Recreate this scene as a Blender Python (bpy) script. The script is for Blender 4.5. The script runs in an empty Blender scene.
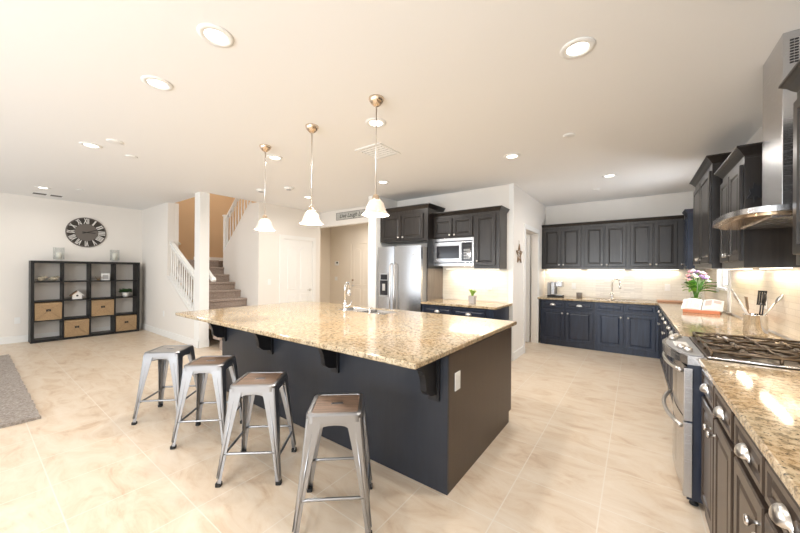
import bpy, bmesh, math, random
from mathutils import Vector, Matrix
random.seed(7)
SC = bpy.context.scene
COL = SC.collection
PI = math.pi
CEIL = 2.81

# ------------------------------------------------------------------ camera
FPX, YAW, ROLL, HCAM = 319.7, 0.6331, 0.0068, 1.42
cam_data = bpy.data.cameras.new('camera')
cam = bpy.data.objects.new('camera', cam_data)
COL.objects.link(cam)
fw = Vector((-math.sin(YAW), math.cos(YAW), 0)); r0 = Vector((math.cos(YAW), math.sin(YAW), 0)); u0 = Vector((0, 0, 1))
rt = r0 * math.cos(ROLL) + u0 * math.sin(ROLL); upv = -r0 * math.sin(ROLL) + u0 * math.cos(ROLL)
m = Matrix((rt, upv, -fw)).transposed().to_4x4()
m.translation = Vector((0, 0, HCAM))
cam.matrix_world = m
cam_data.sensor_width = 36
cam_data.lens = 36 * FPX / 800
cam_data.shift_y = 3.95 / 800
cam_data.clip_start = 0.02
SC.camera = cam

# ------------------------------------------------------------------ world, daylight, exposure
w = bpy.data.worlds.new('world'); SC.world = w; w.use_nodes = True
bg = w.node_tree.nodes['Background']
bg.inputs[0].default_value = (0.80, 0.90, 1.0, 1); bg.inputs[1].default_value = 1.0
vs = SC.view_settings
vs.view_transform = 'Standard'; vs.look = 'None'; vs.gamma = 1; vs.exposure = 0.15; vs.use_curve_mapping = False

def area_light(name, loc, rot, sx, sy, power, color, spread=PI):
    d = bpy.data.lights.new(name, 'AREA'); d.shape = 'RECTANGLE'; d.size = sx; d.size_y = sy
    d.energy = power; d.color = color; d.spread = spread
    o = bpy.data.objects.new(name, d); COL.objects.link(o); o.location = loc; o.rotation_euler = rot
    return o
DAY = (0.90, 0.95, 1.0)
# added ceiling fill at unseen openings behind the camera; daylight beyond the right window
area_light('patio_ceiling_fill', (-5.6, -3.42, 1.25), (PI / 2 + .50, 0, 0), 5.2, 2.3, 88, DAY)
area_light('south_ceiling_fill', (-1.0, -3.42, 1.45), (PI / 2 + .60, 0, 0), 2.4, 1.7, 170, DAY)
area_light('daylight_kitchen_window', (1.20, 5.95, 1.72), (0, PI / 2, 0), 0.9, 0.5, 26, DAY)
area_light('stairwell_top_light', (-8.4, 3.6, 4.9), (0, 0, 0), 1.4, 1.2, 26, (1.0, 0.93, 0.82))  # unseen warm area lamp high in the stairwell

# ------------------------------------------------------------------ materials
def nt_mat(name):
    m = bpy.data.materials.new(name); m.use_nodes = True
    nt = m.node_tree; b = nt.nodes['Principled BSDF']
    return m, nt, b
def plain(name, col, rough=0.5, metal=0.0, spec=None, emis=None, estr=0, trans=0, ior=1.45, alpha=None, coat=0):
    m, nt, b = nt_mat(name)
    b.inputs['Base Color'].default_value = (*col, 1); b.inputs['Roughness'].default_value = rough
    b.inputs['Metallic'].default_value = metal
    if spec is not None: b.inputs['Specular IOR Level'].default_value = spec
    if emis: b.inputs['Emission Color'].default_value = (*emis, 1); b.inputs['Emission Strength'].default_value = estr
    b.inputs['Transmission Weight'].default_value = trans; b.inputs['IOR'].default_value = ior
    if coat: b.inputs['Coat Weight'].default_value = coat; b.inputs['Coat Roughness'].default_value = .12
    return m
def coords(nt, scale=(1, 1, 1), rot=(0, 0, 0), loc=(0, 0, 0)):
    tc = nt.nodes.new('ShaderNodeNewGeometry'); mp = nt.nodes.new('ShaderNodeMapping')
    nt.links.new(tc.outputs['Position'], mp.inputs[0])
    mp.inputs['Scale'].default_value = scale; mp.inputs['Rotation'].default_value = rot; mp.inputs['Location'].default_value = loc
    return mp.outputs[0]
def ramp(nt, src, stops):
    r = nt.nodes.new('ShaderNodeValToRGB'); nt.links.new(src, r.inputs[0])
    while len(r.color_ramp.elements) < len(stops): r.color_ramp.elements.new(.5)
    for e, (p, c) in zip(r.color_ramp.elements, stops): e.position = p; e.color = (*c, 1)
    return r.outputs[0]
def noise(nt, vec, scale, detail=3, rough=.5, dist=0):
    n = nt.nodes.new('ShaderNodeTexNoise'); nt.links.new(vec, n.inputs['Vector'])
    n.inputs['Scale'].default_value = scale; n.inputs['Detail'].default_value = detail
    n.inputs['Roughness'].default_value = rough; n.inputs['Distortion'].default_value = dist
    return n.outputs[0]
def mix(nt, a, b, f, mode='MIX'):
    x = nt.nodes.new('ShaderNodeMix'); x.data_type = 'RGBA'; x.blend_type = mode
    for s, v in ((0, f), (6, a), (7, b)):
        if isinstance(v, (int, float)): x.inputs[s].default_value = v
        elif isinstance(v, tuple): x.inputs[s].default_value = (*v, 1)
        else: nt.links.new(v, x.inputs[s])
    return x.outputs[2]
def bump(nt, b, src, strength, dist=.01):
    n = nt.nodes.new('ShaderNodeBump'); n.inputs['Strength'].default_value = strength; n.inputs['Distance'].default_value = dist
    nt.links.new(src, n.inputs['Height']); nt.links.new(n.outputs[0], b.inputs['Normal'])

def wood_dark(name, c1, c2, rough=.32, coat=.3):
    m, nt, b = nt_mat(name)
    v = coords(nt, (9, 9, .9)); n = noise(nt, v, 3.2, 6, .6, .6)
    c = ramp(nt, n, [(.3, c1), (.7, c2)])
    nt.links.new(c, b.inputs['Base Color']); b.inputs['Roughness'].default_value = rough
    b.inputs['Coat Weight'].default_value = coat; b.inputs['Coat Roughness'].default_value = .15
    bump(nt, b, n, .12, .002)
    return m
M = {}
M['espresso'] = wood_dark('espresso_wood', (.008, .006, .005), (.025, .020, .017), .33, .10)
M['daylight_tint_blue'] = wood_dark('dark_wood_blue_daylight_tint', (.012, .020, .042), (.028, .044, .085), .36, .15)  # dark wood made bluer still: daylight painted into the sink unit
M['espresso_base'] = wood_dark('espresso_wood_floor_tint', (.030, .019, .013), (.056, .037, .026), .36, .15)  # espresso browned to paint in the floor's reflection on the near run
M['daylight_tint'] = wood_dark('dark_wood_daylight_tint', (.008, .012, .024), (.020, .030, .058), .36, .15)  # dark wood tinted blue: reflected daylight painted into the colour
M['island_front'] = wood_dark('island_panel_daylight_tint', (.015, .018, .026), (.019, .023, .033), .42, .05)  # same espresso wood as the end, cool daylight painted into the colour
M['island_end'] = wood_dark('island_panel_warm_light_tint', (.062, .041, .026), (.074, .049, .031), .42, .08)  # same espresso wood as the front, warm light painted into the colour
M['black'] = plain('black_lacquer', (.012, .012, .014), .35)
M['blackwood'] = plain('black_brown_veneer', (.006, .006, .007), .45)
M['nickel'] = plain('brushed_nickel', (.72, .70, .68), .28, 1)
M['chrome'] = plain('polished_chrome', (.85, .85, .85), .1, 1)
M['brass'] = plain('warm_satin_nickel', (.78, .64, .50), .22, 1)
M['white_trim'] = plain('white_trim_paint', (.86, .85, .82), .45)
M['white_plastic'] = plain('white_plastic', (.86, .86, .84), .4)
M['grey_plastic'] = plain('grey_plastic', (.35, .35, .35), .4)
M['iron'] = plain('cast_iron', (.13, .095, .065), .38, .85)
M['darkglass'] = plain('dark_glass', (.02, .02, .025), .06, 0, coat=.5)
M['rubber'] = plain('black_rubber', (.02, .02, .02), .7)
M['wax'] = plain('candle_wax', (.90, .86, .76), .5)
def clear(name, tint, fac):
    m, nt, b = nt_mat(name); out = nt.nodes['Material Output']
    tr = nt.nodes.new('ShaderNodeBsdfTransparent'); tr.inputs[0].default_value = (*tint, 1)
    gl = nt.nodes.new('ShaderNodeBsdfGlossy'); gl.inputs['Roughness'].default_value = .03
    fr_ = nt.nodes.new('ShaderNodeLayerWeight'); fr_.inputs[0].default_value = fac
    mx = nt.nodes.new('ShaderNodeMixShader'); nt.links.new(fr_.outputs['Facing'], mx.inputs[0]); nt.links.new(tr.outputs[0], mx.inputs[1]); nt.links.new(gl.outputs[0], mx.inputs[2])
    nt.links.new(mx.outputs[0], out.inputs[0]); return m
M['glass'] = clear('clear_glass', (.97, .98, .98), .08)
M['pane'] = clear('window_pane_glass', (.97, .98, 1), .1)
M['water'] = plain('green_water_glass', (.45, .60, .22), .15, 0, trans=.5, ior=1.33)
M['leaf'] = plain('green_leaf', (.12, .30, .05), .5)
M['leaf_light'] = plain('light_green_leaf', (.30, .50, .08), .5)
M['leaf_dark'] = plain('dark_green_leaf', (.06, .14, .05), .55)
M['pink'] = plain('pink_petal', (.75, .35, .38), .6)
M['cream'] = plain('cream_petal', (.85, .75, .60), .6)
M['purple'] = plain('mauve_petal', (.35, .20, .38), .6)
M['terracotta'] = plain('copper_orange_wood', (.62, .22, .10), .35)
M['paper'] = plain('printed_paper', (.85, .82, .78), .6)
M['bronze'] = plain('aged_bronze', (.30, .20, .12), .45, .6)
M['emit_can'] = plain('lit_diffuser', (1, 1, 1), .5, emis=(1, .93, .82), estr=6)
M['emit_strip'] = plain('lit_strip', (1, 1, 1), .5, emis=(1, .90, .74), estr=2.5)
M['ink'] = plain('dark_ink', (.015, .015, .014), .7)
M['clock_dark'] = plain('distressed_charcoal', (.045, .038, .032), .7)
M['clock_mid'] = plain('worn_grey_wood', (.15, .13, .115), .7)
M['clock_white'] = plain('whitewashed_numeral', (.72, .70, .66), .7)
M['redbook'] = plain('book_photo_page', (.60, .50, .45), .5)

def paint(name, col, rough=.7):
    m, nt, b = nt_mat(name)
    v = coords(nt); n = noise(nt, v, 60, 4, .6)
    b.inputs['Base Color'].default_value = (*col, 1); b.inputs['Roughness'].default_value = rough
    bump(nt, b, n, .08, .003)
    return m
M['wall'] = paint('wall_paint', (.83, .79, .735))
M['ceiling'] = paint('ceiling_paint', (.87, .865, .855), .8)
M['tan'] = paint('tan_stairwell_paint', (.66, .47, .29))
M['foyer'] = paint('foyer_cream_paint', (.84, .76, .65))

def floor_mat():
    m, nt, b = nt_mat('travertine_tile')
    v = coords(nt, (1, 1, 1), (0, 0, 0), (.16, -.34, 0))
    br = nt.nodes.new('ShaderNodeTexBrick'); nt.links.new(v, br.inputs['Vector'])
    br.offset = 0; br.inputs['Scale'].default_value = 1
    br.inputs['Brick Width'].default_value = .483; br.inputs['Row Height'].default_value = .483
    br.inputs['Mortar Size'].default_value = .0035; br.inputs['Mortar Smooth'].default_value = .1
    br.inputs['Color1'].default_value = (.69, .555, .42, 1); br.inputs['Color2'].default_value = (.735, .62, .49, 1)
    br.inputs['Mortar'].default_value = (.80, .72, .61, 1)
    v2 = coords(nt, (1.0, 2.2, 1), (0, 0, .5)); n = noise(nt, v2, 2.6, 8, .68, 1.2)
    c = ramp(nt, n, [(.30, (.50, .34, .22)), (.42, (.63, .49, .355)), (.50, (.68, .56, .43)), (.70, (.75, .655, .54))])
    c2 = mix(nt, br.outputs['Color'], c, .75)
    c3 = mix(nt, c2, (.74, .66, .56), br.outputs['Fac'])
    nt.links.new(c3, b.inputs['Base Color']); b.inputs['Roughness'].default_value = .33
    bump(nt, b, br.outputs['Fac'], -.25, .002)
    return m
M['floor'] = floor_mat()

def granite(name, base, dark, light, sc=1.0):
    m, nt, b = nt_mat(name)
    v = coords(nt, (sc, sc, sc))
    n1 = noise(nt, v, 36, 6, .7); n2 = noise(nt, v, 90, 4, .7); n3 = noise(nt, v, 5, 3, .5)
    c = ramp(nt, n1, [(.39, dark), (.47, base), (.58, light)])
    warm = ramp(nt, n3, [(.35, (.55, .35, .17)), (.65, (.56, .47, .33))])
    c = mix(nt, c, warm, .35)
    sp = ramp(nt, n2, [(.38, (1, 1, 1)), (.43, (0, 0, 0))])
    c = mix(nt, c, (.055, .05, .038), sp)
    nt.links.new(c, b.inputs['Base Color']); b.inputs['Roughness'].default_value = .09
    b.inputs['Specular IOR Level'].default_value = .55
    return m
M['granite'] = granite('speckled_beige_granite', (.40, .30, .18), (.07, .06, .04), (.58, .48, .34))

def steel(name, col=(.62, .62, .63), rough=.26, sc=(1, 1, 90)):
    m, nt, b = nt_mat(name)
    v = coords(nt, sc); n = noise(nt, v, 8, 2)
    b.inputs['Base Color'].default_value = (*col, 1); b.inputs['Metallic'].default_value = 1
    r = nt.nodes.new('ShaderNodeMapRange'); nt.links.new(n, r.inputs[0]); r.inputs[3].default_value = rough - .02; r.inputs[4].default_value = rough + .03
    nt.links.new(r.outputs[0], b.inputs['Roughness'])
    return m
M['steel'] = steel('brushed_stainless', (.54, .54, .55))
M['galv'] = plain('gunmetal_galvanised', (.36, .365, .38), .33, 1)
M['panelgrey'] = wood_dark('fridge_side_panel', (.15, .12, .10), (.20, .165, .14), .4, .2)

def seatwood(name, a, bb):
    m, nt, b = nt_mat(name)
    tc = nt.nodes.new('ShaderNodeTexCoord'); mp = nt.nodes.new('ShaderNodeMapping'); nt.links.new(tc.outputs['Object'], mp.inputs[0])
    mp.inputs['Scale'].default_value = (2, 22, 2)
    n = noise(nt, mp.outputs[0], 3, 5, .65, .4)
    nt.links.new(ramp(nt, n, [(.3, a), (.7, bb)]), b.inputs['Base Color']); b.inputs['Roughness'].default_value = .4
    bump(nt, b, n, .2, .002)
    return m
M['seatwood'] = seatwood('weathered_seat_wood', (.07, .042, .028), (.25, .165, .115))
M['seatgrey'] = seatwood('grey_weathered_seat', (.16, .15, .14), (.32, .30, .28))

def splash(name, c1, c2, mort, bw, rh, face):
    m, nt, b = nt_mat(name)
    rot = (PI / 2, 0, 0) if face == 'y' else (PI / 2, 0, PI / 2)
    tc = nt.nodes.new('ShaderNodeNewGeometry'); sp = nt.nodes.new('ShaderNodeSeparateXYZ'); cb = nt.nodes.new('ShaderNodeCombineXYZ')
    nt.links.new(tc.outputs['Position'], sp.inputs[0])
    nt.links.new(sp.outputs['X' if face == 'y' else 'Y'], cb.inputs[0]); nt.links.new(sp.outputs['Z'], cb.inputs[1])
    br = nt.nodes.new('ShaderNodeTexBrick'); nt.links.new(cb.outputs[0], br.inputs['Vector'])
    br.offset = .37; br.inputs['Scale'].default_value = 1
    br.inputs['Brick Width'].default_value = bw; br.inputs['Row Height'].default_value = rh; br.inputs['Mortar Size'].default_value = .0018
    br.inputs['Color1'].default_value = (*c1, 1); br.inputs['Color2'].default_value = (*c2, 1); br.inputs['Mortar'].default_value = (*mort, 1)
    nt.links.new(br.outputs['Color'], b.inputs['Base Color']); b.inputs['Roughness'].default_value = .22
    n = noise(nt, cb.outputs[0], 60, 2)
    h = mix(nt, br.outputs['Color'], n, .4)
    bump(nt, b, h, .5, .006)
    return m
M['splash_y'] = splash('stacked_stone_splash', (.86, .83, .76), (.66, .63, .57), (.60, .56, .50), .16, .017, 'y')
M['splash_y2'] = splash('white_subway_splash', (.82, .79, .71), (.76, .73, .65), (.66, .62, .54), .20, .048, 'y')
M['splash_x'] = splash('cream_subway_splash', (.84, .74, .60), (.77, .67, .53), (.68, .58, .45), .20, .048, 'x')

def fuzzy(name, a, bb, sc, bs=.6):
    m, nt, b = nt_mat(name)
    v = coords(nt); n = noise(nt, v, sc, 5, .75)
    nt.links.new(ramp(nt, n, [(.35, a), (.65, bb)]), b.inputs['Base Color']); b.inputs['Roughness'].default_value = .95
    bump(nt, b, n, bs, .02)
    return m
M['rug'] = fuzzy('taupe_shag_rug', (.24, .20, .17), (.52, .46, .41), 55, 1)
M['carpet'] = fuzzy('taupe_stair_carpet', (.30, .23, .19), (.46, .37, .31), 45)
def wicker():
    m, nt, b = nt_mat('woven_seagrass')
    v = coords(nt, (1, 1, 1))
    wv = nt.nodes.new('ShaderNodeTexWave'); nt.links.new(v, wv.inputs['Vector']); wv.bands_direction = 'Z'
    wv.inputs['Scale'].default_value = 22; wv.inputs['Distortion'].default_value = 3; wv.inputs['Detail Scale'].default_value = 6
    nt.links.new(ramp(nt, wv.outputs[0], [(.1, (.28, .17, .085)), (.8, (.52, .36, .20))]), b.inputs['Base Color']); b.inputs['Roughness'].default_value = .8
    bump(nt, b, wv.outputs[0], .6, .006)
    return m
M['wicker'] = wicker()
def shade_glass():
    m, nt, b = nt_mat('frosted_alabaster_glass')
    v = coords(nt); n = noise(nt, v, 14, 3, .5, 1.5)
    nt.links.new(ramp(nt, n, [(.3, (.80, .62, .48)), (.7, (.90, .82, .72))]), b.inputs['Base Color'])
    b.inputs['Roughness'].default_value = .25
    b.inputs['Emission Color'].default_value = (1, .88, .74, 1); b.inputs['Emission Strength'].default_value = .08
    return m
M['shade'] = shade_glass()
def sky_pane():
    m, nt, b = nt_mat('bright_outdoor_pane')
    b.inputs['Base Color'].default_value = (.9, .95, 1, 1); b.inputs['Roughness'].default_value = .02
    b.inputs['Transmission Weight'].default_value = 1; b.inputs['IOR'].default_value = 1.05
    return m

# ------------------------------------------------------------------ geometry helpers
class MB:
    def __init__(self, mat=None):
        self.v = []; self.f = []; self.M = mat or Matrix.Identity(4); self.sm = []
    def add(self, verts, faces, smooth=False):
        b = len(self.v)
        self.v += [self.M @ Vector(p) for p in verts]
        self.f += [tuple(i + b for i in f) for f in faces]; self.sm += [smooth] * len(faces)
        return self
    def box(self, x0, x1, y0, y1, z0, z1):
        return self.add([(x0, y0, z0), (x1, y0, z0), (x1, y1, z0), (x0, y1, z0), (x0, y0, z1), (x1, y0, z1), (x1, y1, z1), (x0, y1, z1)],
                        [(0, 3, 2, 1), (4, 5, 6, 7), (0, 1, 5, 4), (1, 2, 6, 5), (2, 3, 7, 6), (3, 0, 4, 7)])
    def bbox(self, x0, x1, y0, y1, z0, z1, b=.004):
        # box with chamfered edges
        bm = bmesh.new(); bmesh.ops.create_cube(bm, size=1)
        for v in bm.verts:
            v.co = Vector(((x0 + x1) / 2 + v.co.x * (x1 - x0), (y0 + y1) / 2 + v.co.y * (y1 - y0), (z0 + z1) / 2 + v.co.z * (z1 - z0)))
        bmesh.ops.bevel(bm, geom=bm.edges[:], offset=b, segments=2, affect='EDGES', profile=.5)
        return self.from_bm(bm)
    def from_bm(self, bm, smooth=False):
        bm.verts.index_update()
        self.add([tuple(v.co) for v in bm.verts], [tuple(v.index for v in f.verts) for f in bm.faces], smooth)
        bm.free(); return self
    def lathe(self, prof, seg=24, c=(0, 0, 0), sx=1, sy=1, axis='z', smooth=True, caps=True):
        vs_, fs = [], []
        for r, z in prof:
            for k in range(seg):
                a = 2 * PI * k / seg
                p = (r * math.cos(a) * sx, r * math.sin(a) * sy, z)
                if axis == 'y': p = (p[0], -p[2], p[1])
                if axis == 'x': p = (p[2], p[0], p[1])
                vs_.append((c[0] + p[0], c[1] + p[1], c[2] + p[2]))
        n = len(prof)
        for i in range(n - 1):
            for k in range(seg):
                k2 = (k + 1) % seg
                fs.append((i * seg + k, i * seg + k2, (i + 1) * seg + k2, (i + 1) * seg + k))
        if caps and prof[0][0] > 1e-5: fs.append(tuple(range(seg - 1, -1, -1)))
        if caps and prof[-1][0] > 1e-5: fs.append(tuple((n - 1) * seg + k for k in range(seg)))
        return self.add(vs_, fs, smooth)
    def cyl(self, p0, p1, r, r1=None, seg=12):
        return self.tube([p0, p1], [r, r if r1 is None else r1], seg)
    def tube(self, pts, r, seg=10, flat=1.0):
        pts = [Vector(p) for p in pts]; n = len(pts)
        if not isinstance(r, (list, tuple)): r = [r] * n
        vs_, fs = [], []; up = None
        for i, p in enumerate(pts):
            t = (pts[min(i + 1, n - 1)] - pts[max(i - 1, 0)]).normalized()
            if up is None:
                up = Vector((0, 0, 1)) if abs(t.z) < .9 else Vector((1, 0, 0))
            s = t.cross(up).normalized(); up = s.cross(t).normalized()
            for k in range(seg):
                a = 2 * PI * k / seg
                vs_.append(tuple(p + s * math.cos(a) * r[i] * flat + up * math.sin(a) * r[i]))
        for i in range(n - 1):
            for k in range(seg):
                k2 = (k + 1) % seg
                fs.append((i * seg + k, i * seg + k2, (i + 1) * seg + k2, (i + 1) * seg + k))
        fs.append(tuple(range(seg - 1, -1, -1))); fs.append(tuple((n - 1) * seg + k for k in range(seg)))
        return self.add(vs_, fs, True)
    def prism(self, poly, a0, a1, axis='z'):
        # poly in the plane normal to axis; for axis x: (y,z); y: (x,z); z: (x,y)
        def P(p, a): return {'z': (p[0], p[1], a), 'y': (p[0], a, p[1]), 'x': (a, p[0], p[1])}[axis]
        n = len(poly)
        vs_ = [P(p, a0) for p in poly] + [P(p, a1) for p in poly]
        fs = [tuple(range(n - 1, -1, -1)), tuple(range(n, 2 * n))] + [(i, (i + 1) % n, n + (i + 1) % n, n + i) for i in range(n)]
        return self.add(vs_, fs)
    def rings(self, rings, cap0=True, cap1=True, smooth=False):
        n = len(rings[0]); vs_ = [p for r in rings for p in r]; fs = []
        for i in range(len(rings) - 1):
            for k in range(n):
                k2 = (k + 1) % n
                fs.append((i * n + k, i * n + k2, (i + 1) * n + k2, (i + 1) * n + k))
        if cap0: fs.append(tuple(range(n - 1, -1, -1)))
        if cap1: fs.append(tuple((len(rings) - 1) * n + k for k in range(n)))
        return self.add(vs_, fs, smooth)
    def ball(self, c, r, seg=12, sc=(1, 1, 1)):
        k = seg // 2
        prof = [(max(1e-6, r * math.sin(PI * i / k)), -r * math.cos(PI * i / k)) for i in range(k + 1)]
        vs_, fs = [], []
        for rr, z in prof:
            for j in range(seg):
                a = 2 * PI * j / seg
                vs_.append((c[0] + rr * math.cos(a) * sc[0], c[1] + rr * math.sin(a) * sc[1], c[2] + z * sc[2]))
        for i in range(k):
            for j in range(seg):
                j2 = (j + 1) % seg
                fs.append((i * seg + j, i * seg + j2, (i + 1) * seg + j2, (i + 1) * seg + j))
        return self.add(vs_, fs, True)

OFF = {}
def link_mesh(name, mb, mat, off, fix=True):
    me = bpy.data.meshes.new(name)
    me.from_pydata([tuple(v - off) for v in mb.v], [], mb.f)
    for p, s in zip(me.polygons, mb.sm): p.use_smooth = s
    bm = bmesh.new(); bm.from_mesh(me)
    if fix:
        bmesh.ops.remove_doubles(bm, verts=bm.verts, dist=1e-6)
        bmesh.ops.recalc_face_normals(bm, faces=bm.faces)
    bm.to_mesh(me); bm.free()
    me.materials.append(M[mat] if isinstance(mat, str) else mat)
    o = bpy.data.objects.new(name, me); COL.objects.link(o)
    return o
def setp(o, label=None, cat=None, group=None, kind=None):
    if label: o['label'] = label
    if cat: o['category'] = cat
    if group: o['group'] = group
    if kind: o['kind'] = kind
def thing(name, label, cat, loc=(0, 0, 0), group=None):
    o = bpy.data.objects.new(name, None); COL.objects.link(o); o.location = loc
    o.empty_display_size = .05
    OFF[o] = Vector(loc); setp(o, label, cat, group); return o
def part(name, mb, mat, parent, label=None):
    o = link_mesh(name, mb, mat, OFF[parent]); o.parent = parent; OFF[o] = OFF[parent]
    if label: o['label'] = label
    return o
def solo(name, mb, mat, label=None, cat=None, group=None, kind=None):
    xs = [v.x for v in mb.v]; ys = [v.y for v in mb.v]; zs = [v.z for v in mb.v]
    c = Vector(((min(xs) + max(xs)) / 2, (min(ys) + max(ys)) / 2, min(zs)))
    o = link_mesh(name, mb, mat, c); o.location = c; OFF[o] = c
    setp(o, label, cat, group, kind); return o
def struct(name, mb, mat): return solo(name, mb, mat, kind='structure')
def fr(o, face):
    u, n = {'-Y': ((1, 0, 0), (0, -1, 0)), '-X': ((0, -1, 0), (-1, 0, 0)), '+X': ((0, 1, 0), (1, 0, 0)), '+Y': ((-1, 0, 0), (0, 1, 0))}[face]
    mm = Matrix((Vector(u), Vector((0, 0, 1)), Vector(n))).transposed().to_4x4(); mm.translation = Vector(o); return mm
def copy_tree(o, loc=None, rotz=None):
    c = o.copy(); COL.objects.link(c)
    if loc is not None: c.location = loc
    if rotz is not None: c.rotation_euler[2] = rotz
    for ch in o.children:
        d = ch.copy(); COL.objects.link(d); d.parent = c
        for g in ch.children:
            e = g.copy(); COL.objects.link(e); e.parent = d
    return c
def text_mb(s, size, Mx, depth=.002, font_shear=0, sx=1.0, bold=0, fit=None):
    cu = bpy.data.curves.new('t', 'FONT'); cu.body = s; cu.size = size; cu.align_x = 'CENTER'; cu.align_y = 'CENTER'; cu.extrude = depth / 2
    cu.shear = font_shear; cu.offset = bold
    ob = bpy.data.objects.new('t', cu); COL.objects.link(ob)
    dg = bpy.context.evaluated_depsgraph_get(); me = bpy.data.meshes.new_from_object(ob.evaluated_get(dg))
    if fit: sx = fit / max(1e-6, max(v.co.x for v in me.vertices) - min(v.co.x for v in me.vertices))
    mb = MB(Mx); mb.add([(v.co.x * sx, v.co.y, v.co.z) for v in me.vertices], [tuple(p.vertices) for p in me.polygons])
    bpy.data.objects.remove(ob); bpy.data.curves.remove(cu); bpy.data.meshes.remove(me)
    return mb

# ================================================================== STRUCTURE
XL, XR, YB, YS = -9.45, .96, 7.38, -3.5
mb = MB().box(XL - .15, XR + .15, YS - .15, YB + .15, -.1, 0)
struct('floor', mb, 'floor')
# ceiling with the stairwell opening X<-6.28, 2.62<Y<4.5
mb = MB()
mb.box(XL - .15, XR + .15, YS - .15, 2.62, CEIL, CEIL + .25).box(-6.28, XR + .15, 2.62, YB + .15, CEIL, CEIL + .25).box(XL - .15, -6.28, 4.721, YB + .15, CEIL, CEIL + .25)
struct('ceiling', mb, 'ceiling')
struct('wall_left', MB().box(XL - .12, XL, YS, 2.5, 0, CEIL), 'wall')
# wall in front of the stairs: full height then a sloping knee wall
mb = MB().prism([(XL, 0), (-6.521, 0), (-6.521, .50), (-7.84, 1.24), (-7.84, CEIL), (XL, CEIL)], 2.5, 2.619, 'y')
mb.box(-7.84 - .12, -7.84, 2.62, 2.70, 1.24, CEIL)
struct('wall_stairs', mb, 'wall')
struct('wall_column', MB().box(-6.52, -6.30, 2.5, 2.66, 0, CEIL), 'white_trim')
# stairwell tan walls
struct('wall_stairwell_left', MB().box(XL - .12, XL, 2.62, 4.6, 0, 5.2), 'tan')
struct('wall_stairwell_back', MB().box(XL, -6.34, 4.6, 4.72, 0, 5.2), 'tan')
struct('wall_stairwell_front', MB().box(XL, -6.34, 2.62, 2.68, CEIL + .25, 5.2), 'tan')
struct('wall_stairwell_right', MB().box(-6.34, -6.28, 2.62, 4.72, CEIL + .25, 5.2), 'tan')
# inner stair wall: knee slope climbing to the right
mb = MB().prism([(-7.74, 0), (-6.22, 0), (-6.22, CEIL), (-6.57, CEIL), (-7.74, 1.80)], 3.57, 3.69, 'y')
struct('wall_stairs_inner', mb, 'wall')
struct('wall_entry', MB().box(-6.34, -6.22, 3.69, 5.15, 0, CEIL), 'wall')
# header over the foyer passage + fridge wall
mb = MB().box(-6.34, -4.05, 5.15, 5.27, 2.46, CEIL)
struct('wall_header', mb, 'wall')
struct('wall_fridge', MB().box(-4.05, -1.55, 5.15, 5.27, 0, CEIL), 'wall')
struct('wall_pillar', MB().box(-4.05, -3.858, 4.50, 5.15, 0, CEIL), 'white_trim')
# pantry side wall, facing +X, with a door opening Y 5.80..6.70
mb = MB().box(-1.67, -1.55, 5.27, 5.80, 0, CEIL).box(-1.67, -1.55, 6.72, YB, 0, CEIL).box(-1.67, -1.55, 5.80, 6.72, 2.16, CEIL)
struct('wall_pantry', mb, 'wall')
struct('wall_pantry_back', MB().box(-2.95, -2.85, 5.27, YB, 0, CEIL), 'wall')
struct('wall_back', MB().box(-2.95, XR + .12, YB, YB + .12, 0, CEIL), 'wall')
# right wall with kitchen window
mb = MB().box(XR, XR + .12, YS, 5.66, 0, CEIL).box(XR, XR + .12, 6.24, YB, 0, CEIL).box(XR, XR + .12, 5.66, 6.24, 0, 1.22).box(XR, XR + .12, 5.66, 6.24, 2.2, CEIL)
struct('wall_right', mb, 'wall')
# foyer beyond the header
struct('wall_foyer_back', MB().box(-8.4, -2.95, 6.95, 7.07, 0, CEIL), 'foyer')
struct('wall_foyer_left', MB().box(-8.0, -7.88, 5.27, 6.95, 0, CEIL), 'foyer')
struct('wall_foyer_near', MB().box(-7.88, -6.34, 5.15, 5.27, 0, CEIL), 'foyer')
# south wall behind the camera with a patio door and window opening
mb = MB()
for a, b_ in ((XL, -8.3), (-2.9, -2.3), (.3, XR)): mb.box(a, b_, YS - .12, YS, 0, CEIL)
mb.box(-8.3, -2.9, YS - .12, YS, 2.45, CEIL).box(-2.3, .3, YS - .12, YS, 2.35, CEIL).box(-2.3, .3, YS - .12, YS, 0, .55)
struct('wall_south', mb, 'wall')
# baseboards
bh, bt = .13, .015
struct('baseboard_left', MB().box(XL, XL + bt, YS, 2.5 - bt, 0, bh), 'white_trim')
struct('baseboard_stairs', MB().box(XL, -6.521, 2.5 - bt, 2.4995, 0, bh), 'white_trim')
struct('baseboard_column', MB().box(-6.535, -6.285, 2.484, 2.4995, 0, bh).box(-6.2995, -6.284, 2.484, 2.66, 0, bh), 'white_trim')
struct('baseboard_pantry', MB().box(-1.5495, -1.535, 5.14, 5.72, 0, bh), 'white_trim')
struct('baseboard_stairwell', MB().box(XL, XL + bt, 3.6, 4.6, 1.63, 1.75).box(XL + bt, -7.6, 4.585, 4.5995, 1.63, 1.75), 'white_trim')
# edge bead on the partition end
struct('trim_1', MB().box(-1.62, -1.548, 5.132, 5.1495, 0, CEIL - .0005), 'white_trim')
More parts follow.
